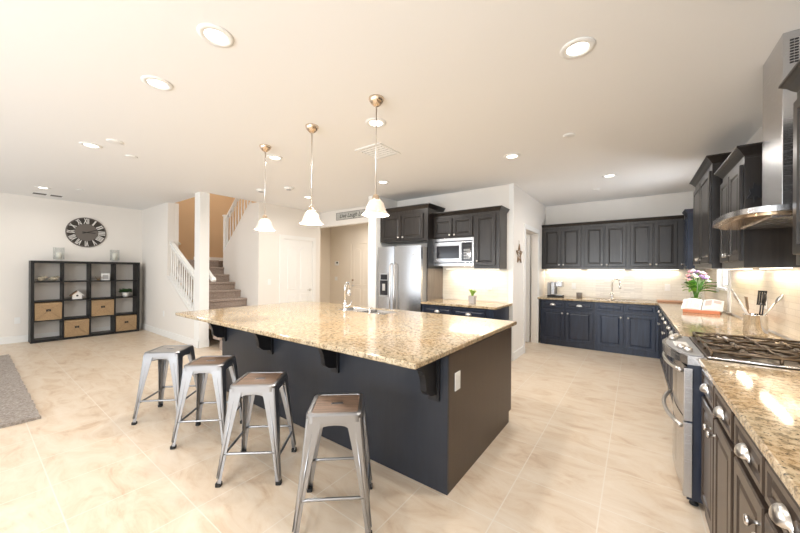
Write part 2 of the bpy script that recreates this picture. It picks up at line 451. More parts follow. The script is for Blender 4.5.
# door casings
def casing_x(name, X, y0, y1, zt, s=1, w_=.085, t=.018):
    a, b_ = (X + .0005, X + t) if s > 0 else (X - t, X - .0005)
    mb = MB().box(a, b_, y0 - w_, y0, 0, zt + w_).box(a, b_, y1, y1 + w_, 0, zt + w_).box(a, b_, y0, y1, zt, zt + w_)
    return struct(name, mb, 'white_trim')
casing_x('trim_2', -6.22, 4.13, 4.93, 2.10)
casing_x('trim_3', -1.55, 5.80, 6.72, 2.16)
def panel_rings(mb, w_, h, rects, t=.03, groove=.008):
    """door leaf in local (u,v,n): slab plus raised panels with a moulded step"""
    mb.box(0, w_, 0, h, -t, 0)
    for (a, b_, c, d) in rects:
        R = lambda i, n: [(a + i, c + i, n), (b_ - i, c + i, n), (b_ - i, d - i, n), (a + i, d - i, n)]
        mb.rings([R(0, 0), R(.006, groove), R(.016, groove), R(.026, .002), R(.045, .007)], cap0=False)
def arch_panel(mb, a, b_, c, d, groove=.008):
    def R(i, n):
        pts = [(a + i, c + i, n), (b_ - i, c + i, n)]
        for k in range(9):
            t = k / 8; x = b_ - i - (b_ - a - 2 * i) * t
            pts.append((x, d - i - .06 + .06 * math.sin(PI * t), n))
        return pts
    mb.rings([R(0, 0), R(.006, groove), R(.016, groove), R(.026, .002), R(.045, .007)], cap0=False)
def interior_door(name, o, face, w_, h, mat='white_trim', knobside=1):
    mb = MB(fr(o, face))
    mb.box(0, w_, 0, h, -.035, 0)
    g = .11; mid = w_ / 2
    for a, b_ in ((g, mid - .05), (mid + .05, w_ - g)):
        arch_panel(mb, a, b_, .22 + .75, h - .14)
        R = lambda i, n: [(a + i, .2 + i, n), (b_ - i, .2 + i, n), (b_ - i, .86 - i, n), (a + i, .86 - i, n)]
        mb.rings([R(0, 0), R(.006, .008), R(.016, .008), R(.026, .002), R(.045, .007)], cap0=False)
    d = struct(name, mb, mat)
    k = MB(fr(o, face)); x = w_ - .07 if knobside > 0 else .07
    k.lathe([(.03, 0.001), (.03, .008), (.012, .012), (.012, .04)], 16, (x, .95, 0))
    k.tube([(x, .95, .045), (x - .05 * knobside, .952, .05), (x - .11 * knobside, .948, .048)], [.011, .009, .007], 8)
    part('door_handle', k, 'nickel', d)
    h_ = MB(fr(o, face))
    hx = -.006 if knobside > 0 else w_ + .006
    for z in (.25, 1.0, h - .25): h_.cyl((hx, z - .045, .004), (hx, z + .045, .004), .007, seg=8)
    part('hinge', h_, 'nickel', d)
    return d
interior_door('door_1', (-6.215, 4.135, 0.005), '+X', .79, 2.09)
# foyer front door
d = interior_door('door_2', (-6.93, 6.945, 0.005), '-Y', .90, 2.20, 'foyer', -1)
k = MB().lathe([(.028, .001), (.028, .02), (.02, .03)], 14, (-6.86, 6.945, 1.12), axis='y'); part('deadbolt', k, 'bronze', d)
struct('trim_4', MB().box(-7.03, -6.935, 6.93, 6.9495, 0, 2.30).box(-6.025, -5.93, 6.93, 6.9495, 0, 2.30).box(-6.935, -6.025, 6.93, 6.9495, 2.21, 2.30), 'foyer')
# pantry door, hinged open inwards
d = struct('door_3', MB(Matrix.Translation((-1.69, 6.70, .01)) @ Matrix.Rotation(math.radians(180), 4, 'Z')).box(0, .88, 0, .035, 0, 2.13), 'white_trim')
mb = MB(fr((-2.57, 6.664, .01), '-Y'))
for a, b_ in ((.11, .39), (.49, .77)):
    arch_panel(mb, a, b_, .95, 1.99)
    R = lambda i, n: [(a + i, .2 + i, n), (b_ - i, .2 + i, n), (b_ - i, .82 - i, n), (a + i, .82 - i, n)]
    mb.rings([R(0, 0.0005), R(.006, .008), R(.016, .008), R(.026, .002), R(.045, .007)], cap0=False)
part('door_panel', mb, 'white_trim', d)
# kitchen window
win = struct('window_1', MB().box(XR + .03, XR + .07, 5.66, 5.70, 1.22, 2.2).box(XR + .03, XR + .07, 6.20, 6.24, 1.22, 2.2).box(XR + .03, XR + .07, 5.70, 6.20, 1.22, 1.26).box(XR + .03, XR + .07, 5.70, 6.20, 2.16, 2.2).box(XR + .035, XR + .065, 5.70, 6.20, 1.345, 1.365), 'white_trim')
part('pane', MB().box(XR + .045, XR + .05, 5.70, 6.20, 1.26, 2.16), 'pane', win)
struct('trim_5', MB().box(XR - .022, XR - .0095, 5.53, 5.655, .925, 2.28).box(XR - .022, XR - .0095, 6.245, 6.33, 1.15, 2.28).box(XR - .04, XR + .03, 5.656, 6.244, 1.19, 1.2195), 'white_trim')
# patio door and window frames behind the camera
def frame_y(name, x0, x1, z0, z1, n):
    mb = MB().box(x0, x1, YS - .08, YS - .03, z0, z0 + .06).box(x0, x1, YS - .08, YS - .03, z1 - .06, z1)
    for k in range(n + 1):
        x = x0 + (x1 - x0 - .06) * k / n; mb.box(x, x + .06, YS - .08, YS - .03, z0 + .06, z1 - .06)
    w_ = struct(name, mb, 'white_trim')
frame_y('window_2', -8.3, -2.9, 0, 2.45, 3)
frame_y('window_3', -2.3, .3, .55, 2.35, 2)
# backsplashes (tile field on walls)
struct('trim_6', MB().box(-1.5495, -.62, YB - .008, YB - .0005, .93, 1.465).box(.12, XR - .009, YB - .008, YB - .0005, .93, 1.465), 'splash_y2')
struct('trim_7', MB().box(-.62, .12, YB - .010, YB - .0005, .93, 1.465), 'splash_y')
struct('trim_8', MB().box(-2.808, -1.64, 5.142, 5.1495, .93, 1.445), 'splash_y2')
struct('trim_9', MB().box(XR - .009, XR - .0005, .2, 5.655, .93, 1.465).box(XR - .009, XR - .0005, 5.655, 6.24, .93, 1.19).box(XR - .009, XR - .0005, 6.24, YB - .001, .93, 1.465), 'splash_x')

# ================================================================== STAIRS
st = thing('staircase', 'taupe carpeted stairs rising left behind the white column', 'staircase', (-6.6, 3.1, 0))
NS = 10; TR, RS, X0 = .257, .163, -5.64
for k in range(NS):
    xa = X0 - TR * k; zt = RS * (k + 1)
    xend = xa - TR + (-.0 if k < NS - 1 else 0)
    y0 = 2.67 if xa > -6.8 else 2.64
    mb = MB().bbox(xend + .001, xa + .025, y0, 3.568, zt - .045, zt, .012)
    mb.box(xend + .001, xa, y0, 3.568, max(zt - RS - .0, 0) + .0, zt - .03)
    part('step', mb, 'carpet', st)
land = MB().box(XL + .001, X0 - TR * NS, 2.805, 4.58, RS * NS - .2, RS * NS - .005)
part('landing', land, 'carpet', st)
for k in range(3):
    xa = -7.85 + TR * k; zt = RS * (NS + k + 1)
    mb = MB().bbox(xa - .02, xa + TR, 3.70, 4.58, zt - .045, zt, .012).box(xa, xa + TR - .001, 3.70, 4.58, zt - RS, zt - .03)
    part('upper_step', mb, 'carpet', st)
def railing(name, label, x0, z0, x1, z1, y, hh, n, newels, volute=None):
    t = thing(name, label, 'stair railing', ((x0 + x1) / 2, y, min(z0, z1)))
    sl = (z1 - z0) / (x1 - x0)
    L = math.hypot(1, sl)
    def slab(a, b_, dz, h, wd):
        za = z0 + sl * (a - x0) + dz; zb = z0 + sl * (b_ - x0) + dz
        return MB().prism([(a, za), (b_, zb), (b_, zb + h), (a, za + h)], y - wd / 2, y + wd / 2, 'y')
    part('cap_rail', slab(x0, x1, .001, .03, .118), 'white_trim', t)
    part('handrail', slab(x0 + .03, x1 - .03, hh - .06, .06, .065), 'white_trim', t)
    for k in range(n):
        x = x0 + (x1 - x0) * (k + .5) / n; zb = z0 + sl * (x - x0) + .015; zt = zb + hh - .055
        b_ = MB()
        b_.box(x - .018, x + .018, y - .018, y + .018, zb, zb + .10).box(x - .018, x + .018, y - .018, y + .018, zt - .10, zt)
        b_.lathe([(.016, zb + .1), (.010, zb + .13), (.017, zb + .25), (.012, (zb + zt) / 2), (.010, zt - .13), (.016, zt - .1)], 8, (x, y, 0))
        part('baluster', b_, 'white_trim', t)
    for (nx, za, zb) in newels:
        nb = MB().bbox(nx - .045, nx + .045, y - .045, y + .045, za, zb, .006).bbox(nx - .06, nx + .06, y - .06, y + .06, zb, zb + .03, .006)
        part('newel_post', nb, 'white_trim', t)
    return t
r1 = railing('stair_railing', 'white baluster railing descending from left wall to the column', -7.84, 1.25, -6.53, .515, 2.56, .76, 12, [])
mb = MB().prism([(-6.29, 1.14), (-5.95, .965), (-5.86, .96), (-5.86, 1.03), (-5.95, 1.035), (-6.29, 1.22)], 2.53, 2.59, 'y')
mb = MB().prism([(-6.50, 1.33), (-6.32, 1.21), (-6.25, 1.19), (-6.22, 1.22), (-6.25, 1.27), (-6.32, 1.29), (-6.50, 1.41)], 2.69, 2.75, 'y')
part('handrail_end', mb, 'white_trim', r1)
r2 = railing('stair_railing', 'white railing of the upper flight beside the tan stairwell, meeting the ceiling', -7.72, 1.82, -6.59, 2.80, 3.63, .80, 9, [(-7.74, 1.81, 2.66)])
# handrail fixed on the tan wall
mb = MB().prism([(-8.35, 1.98), (-7.93, 1.98), (-7.93, 2.06), (-8.22, 2.06), (-8.42, 2.32), (-8.5, 2.32)], 2.70, 2.76, 'y')
mb = MB(); 
mb.tube([(XL + .07, 2.75, 2.55), (XL + .07, 3.05, 2.25), (XL + .07, 3.25, 2.06), (XL + .02, 3.27, 2.06)], .03, 8)
mb.box(XL + .0, XL + .07, 3.0, 3.03, 2.22, 2.26)
solo('wall_handrail', mb, 'white_trim', 'short white handrail fixed to the tan stairwell wall', 'handrail')

# ================================================================== CABINET KIT
def panel_front(mb, u0, u1, v0, v1, n0=.001, frame=.055, t=.02):
    R = lambda i, n: [(u0 + i, v0 + i, n0 + n), (u1 - i, v0 + i, n0 + n), (u1 - i, v1 - i, n0 + n), (u0 + i, v1 - i, n0 + n)]
    f = min(frame, (v1 - v0) * .24, (u1 - u0) * .24)
    mb.rings([R(0, 0), R(0, t - .005), R(.005, t), R(f - .006, t), R(f, t - .009), R(f + .008, t - .009), R(f + .024, t - .002), R(f + .028, t - .002)])
def knob(mb, u, v, n):
    mb.lathe([(.008, 0), (.006, .004), (.006, .014), (.014, .020), (.0165, .026), (.014, .031), (.0001, .033)], 14, (u, v, n))
def cup(mb, u, v, n, w_=.095, h=.038, d=.028):
    na, nb_ = 10, 6; V = []; F = []
    for i in range(na + 1):
        a = PI * i / na
        for j in range(nb_ + 1):
            b_ = (PI / 2) * j / nb_
            V.append((u - math.cos(a) * w_ / 2 * (math.cos(b_) * .25 + .75), v - h / 2 + h * math.sin(a) ** .7 * math.cos(b_), n + .001 + d * math.sin(b_) * math.sin(a) ** .4))
    for i in range(na):
        for j in range(nb_):
            p = i * (nb_ + 1) + j; F.append((p, p + 1, p + nb_ + 2, p + nb_ + 1))
    mb.add(V, F, True)
    mb.box(u - w_ / 2, u + w_ / 2, v - h / 2 - .003, v - h / 2 + .003, n + .0005, n + .005)
def crown(mb, W, D, z0, h=.075, p=.05, sl=1, sr=1):
    prof = [(0, 0), (.006, 0), (.006, .18), (.25, .35), (.55, .62), (.85, .80), (1, .86), (1, 1)]
    rings = []
    for a, b_ in prof:
        o = a * p
        rings.append([(-o * sl, z0 + b_ * h, -D), (W + o * sr, z0 + b_ * h, -D), (W + o * sr, z0 + b_ * h, o), (-o * sl, z0 + b_ * h, o)])
    mb.rings(rings)
def cabinet(name, label, cat, o, face, W, D, H, doors=(), drawers=(), mat='espresso', crownp=None, plinth=0, group=None, matd=None, light=None, matb=None):
    """doors: (u0,u1,v0,v1,ku,kv)  drawers: (u0,u1,v0,v1,pull)"""
    mm = fr(o, face)
    t = thing(name, label, cat, (mm @ Vector((W / 2, 0, -D / 2))), group)
    b_ = MB(mm).box(0, W, 0, H, -D, 0)
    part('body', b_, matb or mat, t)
    for (u0_, u1_, v0, v1, ku, kv) in doors:
        x = MB(mm); panel_front(x, u0_, u1_, v0, v1); dd = part('door', x, matd or mat, t)
        if ku is not None:
            k = MB(mm); knob(k, ku, kv, .021); part('knob', k, 'nickel', dd)
    for (u0_, u1_, v0, v1, pull) in drawers:
        x = MB(mm); panel_front(x, u0_, u1_, v0, v1, frame=.03); dd = part('drawer', x, matd or mat, t)
        if pull == 'cup':
            k = MB(mm); cup(k, (u0_ + u1_) / 2, (v0 + v1) / 2, .021); part('cup_pull', k, 'nickel', dd)
    if crownp:
        c = MB(mm); crown(c, W, D, H + .0005, *crownp); part('crown_moulding', c, mat, t)
    if light:
        a, b2 = light
        lb = MB(mm).box(a, b2, -.008, -.0005, -D * .8, -D * .8 + .03); part('light_strip', lb, 'emit_strip', t, 'lit light strip')
        c0 = mm @ Vector(((a + b2) / 2, -.016, -D * .78))
        l = area_light('under_cabinet_light', c0, (0, 0, 0) if face in ('-Y',) else (0, 0, PI / 2), b2 - a, .04, 3.2 * (b2 - a), (1, .84, .64))
    return t

# ================================================================== ISLAND
IX0, IX1, IY0, IY1 = -3.93, -.947, 1.81, 3.12
isl = thing('kitchen_island', 'large dark kitchen island with cool daylight painted on the front panel and warm light on the end panel', 'kitchen island', ((IX0 + IX1) / 2, (IY0 + IY1) / 2, 0))
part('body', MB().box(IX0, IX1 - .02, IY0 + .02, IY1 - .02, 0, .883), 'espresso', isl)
part('front_panel', MB().box(IX0, IX1, IY0, IY0 + .0195, 0, .883), 'island_front', isl, 'dark front panel with painted cool daylight')
part('end_panel', MB().prism([(IY0 + .02, 0), (IY1 - .085, 0), (IY1 - .085, .10), (IY1 - .02, .10), (IY1 - .02, .883), (IY0 + .02, .883)], IX1 - .0195, IX1, 'x'), 'island_end', isl, 'espresso end panel browned by painted warm light')
for X in (-3.86, -2.91, -1.97, -1.04):
    pr_ = [(IY0 - .001, .882), (IY0 - .27, .882), (IY0 - .27, .855)]
    for k in range(9):
        a = k / 8; pr_.append((IY0 - .262 + .12 * math.sin(a * PI / 2) * 1.0, .855 - .17 * (1 - math.cos(a * PI / 2))))
    for k in range(1, 9):
        a = k / 8 * PI / 2; pr_.append((IY0 - .142 + .08 * (1 - math.cos(a)) + .02 * a, .685 - .055 * math.sin(a)))
    pr_ += [(IY0 - .022, .62), (IY0 - .022, .60), (IY0 - .001, .60)]
    c = MB().prism(pr_, X - .022, X + .022, 'x')
    c.box(X - .04, X + .04, IY0 - .02, IY0 - .0005, .585, .882)
    part('corbel', c, 'black', isl)
# working side doors (facing the fridge)
mm = fr((IX1 - .0, IY1 - .02, 0), '+Y')
x = 0.03
for k in range(5):
    a = .03 + k * .585
    dd = MB(mm); panel_front(dd, a, a + .57, .11, .70); part('door', dd, 'espresso', isl)
    dd = MB(mm); panel_front(dd, a, a + .57, .72, .86, frame=.03); part('drawer', dd, 'espresso', isl)
# outlet on end panel
def outlet(o, face, label, kind='outlet', w_=.075, h=.12, group=None, cat=None):
    mm = fr(o, face)
    t = thing('wall_outlet' if kind == 'outlet' else 'light_switch', label, cat or ('outlet' if kind == 'outlet' else 'light switch'), Vector(o), group)
    part('cover_plate', MB(mm).bbox(-w_ / 2, w_ / 2, -h / 2, h / 2, .0006, .007, .002), 'white_plastic', t)
    n = 1 if w_ < .1 else 2
    for k in range(n):
        c = (k - (n - 1) / 2) * .046
        if kind == 'outlet':
            for s in (-.022, .022): part('socket', MB(mm).bbox(c - .015, c + .015, s - .015, s + .015, .0072, .0095, .001), 'white_plastic', t)
        else: part('rocker', MB(mm).bbox(c - .014, c + .014, -.03, .03, .0072, .011, .001), 'white_plastic', t)
    return t
outlet((IX1, 1.94, .69), '+X', 'white outlet on the end panel of the island')
# countertop with sink cutout
def slab_with_hole(x0, x1, y0, y1, z0, z1, hx0, hx1, hy0, hy1):
    mb = MB()
    b = .006
    def ring(x0_, x1_, y0_, y1_, z): return [(x0_, y0_, z), (x1_, y0_, z), (x1_, y1_, z), (x0_, y1_, z)]
    mb.rings([ring(hx0, hx1, hy0, hy1, z0), ring(x0 + b, x1 - b, y0 + b, y1 - b, z0), ring(x0, x1, y0, y1, z0 + b), ring(x0, x1, y0, y1, z1 - b), ring(x0 + b, x1 - b, y0 + b, y1 - b, z1), ring(hx0, hx1, hy0, hy1, z1), ring(hx0, hx1, hy0, hy1, z0)], cap0=False, cap1=False)
    return mb
SX0, SX1, SY0, SY1 = -3.10, -2.28, 2.80, 3.16
solo('island_countertop', slab_with_hole(-4.25, -.946, 1.435, 3.27, .8845, .92, SX0, SX1, SY0, SY1), 'granite', 'speckled beige granite slab on top of the island', 'countertop')
def sink(name, label, x0, x1, y0, y1, ztop, d, bowls=2):
    t = thing(name, label, 'sink', ((x0 + x1) / 2, (y0 + y1) / 2, ztop - d))
    wd = (x1 - x0 - .02 * (bowls - 1)) / bowls
    for k in range(bowls):
        a = x0 + k * (wd + .02); b_ = a + wd
        R = lambda i, z: [(a + i, y0 + i, z), (b_ - i, y0 + i, z), (b_ - i, y1 - i, z), (a + i, y1 - i, z)]
        mb = MB(); mb.rings([R(.001, ztop - .002), R(.012, ztop - d + .02), R(.03, ztop - d + .004), R(.03, ztop - d), R(.0105, ztop - d + .018), R(.0, ztop - .002)], cap0=False, cap1=False)
        mb.add(R(.03, ztop - d + .004), [(0, 1, 2, 3)])
        part('bowl', mb, 'steel', t)
        part('drain', MB().lathe([(.035, 0), (.035, .004), (.02, .002), (.0001, .002)], 16, ((a + b_) / 2, (y0 + y1) / 2, ztop - d + .0045)), 'chrome', t)
    if bowls > 1: part('divider', MB().box(x0 + wd, x0 + wd + .02, y0 + .002, y1 - .002, ztop - d, ztop - .03), 'steel', t)
    return t
sink('island_sink', 'double bowl steel sink set into the island', SX0 + .002, SX1 - .002, SY0 + .002, SY1 - .002, .9, .0145 + .0, 2) if False else None
sk = sink('island_sink', 'double bowl stainless sink sunk into the island countertop', SX0 + .003, SX1 - .003, SY0 + .003, SY1 - .003, .914, .028, 2)
def gooseneck(name, label, x, y, z, ht, reach, ang, mat='chrome', handle=1):
    t = thing(name, label, 'faucet', (x, y, z))
    mm = Matrix.Translation((x, y, z)) @ Matrix.Rotation(ang, 4, 'Z')
    b_ = MB(mm).lathe([(.034, .0006), (.034, .008), (.024, .014), (.022, .05), (.026, .06), (.022, .07), (.018, .12)], 16); part('base', b_, mat, t)
    pts = [(0, 0, .1), (0, 0, ht - reach / 2)]
    for k in range(1, 11):
        a = PI * k / 10; pts.append((reach / 2 - reach / 2 * math.cos(a), 0, ht - reach / 2 + reach / 2 * math.sin(a)))
    pts.append((reach, 0, ht - reach / 2 - .03))
    part('spout', MB(mm).tube(pts, .0125, 12), mat, t)
    part('spray_head', MB(mm).lathe([(.013, 0), (.019, -.02), (.021, -.07), (.017, -.085), (.0001, -.085)], 14, (reach, 0, ht - reach / 2 - .025)), mat, t)
    h_ = MB(mm).cyl((0, 0, .055), (0, -.05, .062), .014).tube([(0, -.05, .062), (0, -.065, .075), (.0, -.085, .13)], [.010, .008, .006], 8)
    part('lever', h_, mat, t)
    return t
gooseneck('island_faucet', 'tall chrome gooseneck faucet standing on the island by the sink', -2.84, 2.745, .92, .345, .115, math.radians(112))
sd = thing('soap_dispenser', 'small chrome soap pump beside the island sink', 'soap dispenser', (-2.46, 2.765, .92))
part('body', MB().lathe([(.02, .0006), (.02, .006), (.012, .01), (.011, .05), (.0001, .052)], 14, (-2.46, 2.765, .92)), 'chrome', sd)
part('nozzle', MB().tube([(-2.46, 2.765, .965), (-2.46, 2.765, .982), (-2.45, 2.80, .985)], .006, 8), 'chrome', sd)

# ================================================================== STOOLS
def rrect(h, r, z, n=5, hy=None):
    hy = hy or h
    pts = []
    for cx, cy, a0 in ((h - r, hy - r, 0), (-(h - r), hy - r, PI / 2), (-(h - r), -(hy - r), PI), (h - r, -(hy - r), 1.5 * PI)):
        for k in range(n + 1):
            a = a0 + PI / 2 * k / n; pts.append((cx + r * math.cos(a), cy + r * math.sin(a), z))
    return pts
def make_stool(label, seatmat):
    t = thing('bar_stool', label, 'bar stool', (0, 0, 0), 'backless metal bar stools along the island')
    S = .155; H = .64
    rim = MB()
    rim.rings([rrect(S - .028, .02, H - .004), rrect(S - .026, .022, H), rrect(S - .008, .034, H), rrect(S, .04, H - .008), rrect(S + .002, .042, H - .045), rrect(S - .004, .038, H - .045), rrect(S - .010, .034, H - .012), rrect(S - .028, .02, H - .012), rrect(S - .028, .02, H - .004)], cap0=False, cap1=False, smooth=False)
    part('seat_rim', rim, 'galv', t)
    # inset top with a hand slot
    n = 24; sl = []; 
    for p in rrect(.036, .0095, 0, 5, .011): sl.append(p)
    outer = rrect(S - .029, .02, 0)
    top = MB(); top.rings([[(p[0], p[1], H - .016) for p in sl], [(p[0], p[1], H - .016) for p in outer], [(p[0], p[1], H - .003) for p in outer], [(p[0], p[1], H - .003) for p in sl], [(p[0], p[1], H - .016) for p in sl]], cap0=False, cap1=False)
    part('seat', top, seatmat, t)
    sr = MB()
    sr.rings([[(p[0] * .999, p[1] * .999, H - .018) for p in sl], [(p[0] * .999, p[1] * .999, H - .0015) for p in sl], [(p[0] * .90, p[1] * .80, H - .0015) for p in sl], [(p[0] * .90, p[1] * .8, H - .018) for p in sl], [(p[0] * .999, p[1] * .999, H - .018) for p in sl]], cap0=False, cap1=False)
    ho = part('hand_slot', sr, 'galv', t)
    part('slot_opening', MB().box(-.032, .032, -.0085, .0085, H - .010, H - .004), 'rubber', ho)
    # legs: folded L-shaped sheet, wide at the top, narrow at the foot, splayed out
    for sx, sy in ((1, 1), (-1, 1), (-1, -1), (1, -1)):
        rings = []
        for k in range(9):
            f = k / 8; z = (H - .022) * (1 - f) + .012 * f
            c = (S - .004) * (1 - f) + .205 * f
            wd = .088 * (1 - f) ** 1.5 + .030 * (1 - (1 - f) ** 1.5)
            th = .004; rr = .012
            pts = [(c - wd, c), (c - rr, c), (c - rr * .3, c - rr * .3), (c, c - rr), (c, c - wd), (c - th, c - wd), (c - th, c - rr), (c - rr * .4 - th, c - rr * .4 - th), (c - rr, c - th), (c - wd, c - th)]
            rings.append([(sx * a, sy * b_, z) for a, b_ in pts])
        leg = MB(); leg.rings(rings)
        lo = part('leg', leg, 'galv', t)
        # rolled bead along the middle of each flange
        bd = MB()
        bd.tube([(sx * (S - .038), sy * (S - .0025), H - .10), (sx * (.205 - .014), sy * .2055, .05)], [.006, .003], 6)
        bd.tube([(sx * (S - .0025), sy * (S - .038), H - .10), (sx * .2055, sy * (.205 - .014), .05)], [.006, .003], 6)
        part('leg_rib', bd, 'galv', lo)
        ft = MB(); c = .192; ft.rings([[(sx * c + a[0], sy * c + a[1], a[2]) for a in rrect(.018, .008, z, 3)] for z in (.0005, .022)])
        part('rubber_foot', ft, 'rubber', lo)
    # arched aprons between legs, stretchers
    for q in range(4):
        R = Matrix.Rotation(q * PI / 2, 4, 'Z'); z = .20 if q % 2 == 0 else .17
        f = (H - .022 - z) / (H - .034); c = (S - .004) * (1 - f) + .205 * f - .006
        sb = MB(R).tube([(-c + .014, c, z), (-c + .05, c, z + .004), (c - .05, c, z + .004), (c - .014, c, z)], [.007, .009, .009, .007], 8)
        part('stretcher', sb, 'galv', t)
        ap = MB(R)
        pts = [(-S + .05, H - .046), (S - .05, H - .046), (S - .05, H - .085)]
        for k in range(7): a = k / 6; pts.append(((S - .07) * (1 - 2 * a), H - .085 + .022 * math.sin(PI * a) ** .5))
        pts.append((-S + .05, H - .085))
        ap.prism(pts, S - .012, S - .008, 'y'); part('apron', ap, 'galv', t)
    for a in (PI / 4, -PI / 4):
        R = Matrix.Rotation(a, 4, 'Z'); zz = H - .085 if a > 0 else H - .098
        part('cross_brace', MB(R).tube([(-.2, 0, zz), (.2, 0, zz)], .006, 6), 'black', t)
    return t
s0 = make_stool('metal bar stool with a brown wood seat, nearest and rightmost along the island', 'seatwood')
STL = [((-1.405, 1.30), 41, None), ((-2.165, 1.262), 40, 'wood seat metal bar stool, third from left, between the second and the nearest stool'),
       ((-2.925, 1.255), 43, 'dark wood seat metal bar stool second from the left, just right of the grey-seated one'),
       ((-3.665, 1.195), 43.5, 'metal bar stool with a grey weathered seat, leftmost and farthest along the island')]
s0.location = (*STL[0][0], 0); s0.rotation_euler[2] = math.radians(STL[0][1])
for (xy, an, lab) in STL[1:]:
    c = copy_tree(s0, (*xy, 0), math.radians(an)); c['label'] = lab
    if 'grey weathered' in lab:
        for ch in c.children:
            if ch.name.startswith('seat') and not ch.name.startswith('seat_rim'):
                ch.data = ch.data.copy(); ch.data.materials[0] = M['seatgrey']

# ================================================================== FRIDGE WALL
# refrigerator
FX0, FX1, FY, FT = -3.755, -2.835, 4.43, 1.84
fg = thing('refrigerator', 'stainless side-by-side refrigerator with ice dispenser under the upper cabinet', 'refrigerator', ((FX0 + FX1) / 2, 4.7, 0))
part('body', MB().bbox(FX0 + .005, FX1 - .005, FY + .07, 5.10, .02, FT - .02, .006), 'grey_plastic', fg)
part('toe_grille', MB().box(FX0 + .02, FX1 - .02, FY + .04, FY + .069, .001, .09), 'rubber', fg)
sp = -3.385
def fdoor(x0, x1):
    mb = MB(); n = 10; poly = []
    for k in range(n + 1):
        t = k / n; x = x0 + (x1 - x0) * t; poly.append((x, FY + .012 - .012 * math.sin(PI * t)))
    poly += [(x1, FY + .068), (x0, FY + .068)]
    mb.prism(poly, .10, FT, 'z'); return mb
dl = part('freezer_door', fdoor(FX0, sp - .003), 'steel', fg)
dr = part('fridge_door', fdoor(sp + .003, FX1), 'steel', fg)
for dd, x in ((dl, sp - .045), (dr, sp + .045)):
    h_ = MB().tube([(x, FY - .002, .42), (x, FY - .05, .46), (x, FY - .055, .95), (x, FY - .05, 1.50), (x, FY - .002, 1.54)], [.012, .014, .014, .014, .012], 10)
    part('handle', h_, 'nickel', dd)
dp = MB().bbox(-3.70, -3.50, FY - .006, FY + .0, .95, 1.37, .004); dpo = part('dispenser', dp, 'grey_plastic', dl)
part('fridge_badge', MB().box(-3.0, -2.96, FY - .003, FY + .004, 1.68, 1.70), 'nickel', dr)
part('dispenser_recess', MB().box(-3.685, -3.515, FY - .010, FY - .0062, .98, 1.24), 'darkglass', dl)
part('dispenser_display', MB().box(-3.675, -3.525, FY - .010, FY - .0062, 1.255, 1.345), 'black', dl)
part('dispenser_paddle', MB().box(-3.63, -3.57, FY - .016, FY - .0102, 1.06, 1.18), 'nickel', dl)
# enclosure side panel (tall) to the right of the refrigerator
solo('refrigerator_side_panel', MB().box(-2.829, -2.811, 4.63, 5.149, 0, 1.455), 'panelgrey', 'tall taupe-brown panel standing between refrigerator and short counter', 'cabinet panel')
cabinet('upper_cabinet', 'deep dark two-door cabinet above the refrigerator', 'cabinet', (-3.855, 4.62, 1.935), '-Y', 1.043, .529, .53,
        [(.055, .485, .035, .465, .445, .075), (.505, .955, .035, .465, .545, .075)], crownp=(.085, .045, 0, 1))
part('gable', MB().box(-2.829, -2.811, 4.622, 5.149, 1.456, 1.934), 'black', [o for o in COL.objects if o.name.startswith('upper_cabinet') and o.parent is None][-1])
# microwave cabinet and tall narrow upper
cabinet('upper_cabinet', 'dark short two-door cabinet directly above the microwave', 'cabinet', (-2.81, 4.80, 1.965), '-Y', .745, .345, .365,
        [(.02, .36, .015, .33, .325, .05), (.38, .725, .015, .33, .415, .05)], crownp=(.075, .045, 0, 0))
cabinet('upper_cabinet', 'tall narrow dark single-door cabinet right of the microwave', 'cabinet', (-2.064, 4.80, 1.455), '-Y', .41, .345, .875,
        [(.03, .355, .05, .84, .065, .12)], crownp=(.075, .045, 0, 1))
mw = thing('microwave', 'stainless built-in microwave under the short two-door cabinet', 'microwave', (-2.44, 4.95, 1.505))
part('body', MB().box(-2.808, -2.067, 4.84, 5.13, 1.50, 1.963), 'grey_plastic', mw)
part('trim_frame', MB().bbox(-2.809, -2.067, 4.795, 4.839, 1.497, 1.963, .004), 'steel', mw)
part('vent_strip', MB().box(-2.78, -2.09, 4.790, 4.7945, 1.90, 1.915), 'black', mw)
part('vent_strip', MB().box(-2.78, -2.09, 4.790, 4.7945, 1.545, 1.56), 'black', mw)
dd = part('door', MB().bbox(-2.77, -2.27, 4.775, 4.7945, 1.58, 1.88, .004), 'steel', mw)
part('glass', MB().box(-2.73, -2.31, 4.7715, 4.7748, 1.625, 1.835), 'darkglass', dd)
cp = part('control_panel', MB().bbox(-2.26, -2.10, 4.775, 4.7945, 1.58, 1.88, .004), 'darkglass', mw)
part('display', MB().box(-2.235, -2.12, 4.7715, 4.7748, 1.81, 1.85), 'black', cp)
for i in range(4):
    for j in range(3): part('key_button', MB().box(-2.228 + j * .037, -2.20 + j * .037, 4.7715, 4.7748, 1.61 + i * .045, 1.635 + i * .045), 'grey_plastic', cp)
# under-cabinet light beneath microwave cabinets
solo('under_cabinet_light', MB().box(-2.70, -1.75, 5.06, 5.09, 1.449, 1.4545), 'emit_strip', 'lit light strip under the microwave cabinets', 'light')
area_light('under_cabinet_lamp', (-2.18, 5.04, 1.437), (0, 0, 0), .85, .04, 4.5, (1, .84, .62))
cabinet('base_cabinet', 'black base cabinet with two cup-pull drawers below the short counter', 'cabinet', (-2.808, 4.44, 0), '-Y', 1.20, .708, .878,
        [(.04, .55, .11, .69, .50, .63), (.57, 1.08, .11, .69, .62, .63)], [(.04, .55, .715, .85, 'cup'), (.57, 1.08, .715, .85, 'cup')], mat='daylight_tint')
mb = MB(); mb.bbox(-2.809, -1.556, 4.40, 5.149, .879, .912, .005)
solo('short_countertop', mb, 'granite', 'beige granite counter between the refrigerator and the partition wall', 'countertop')
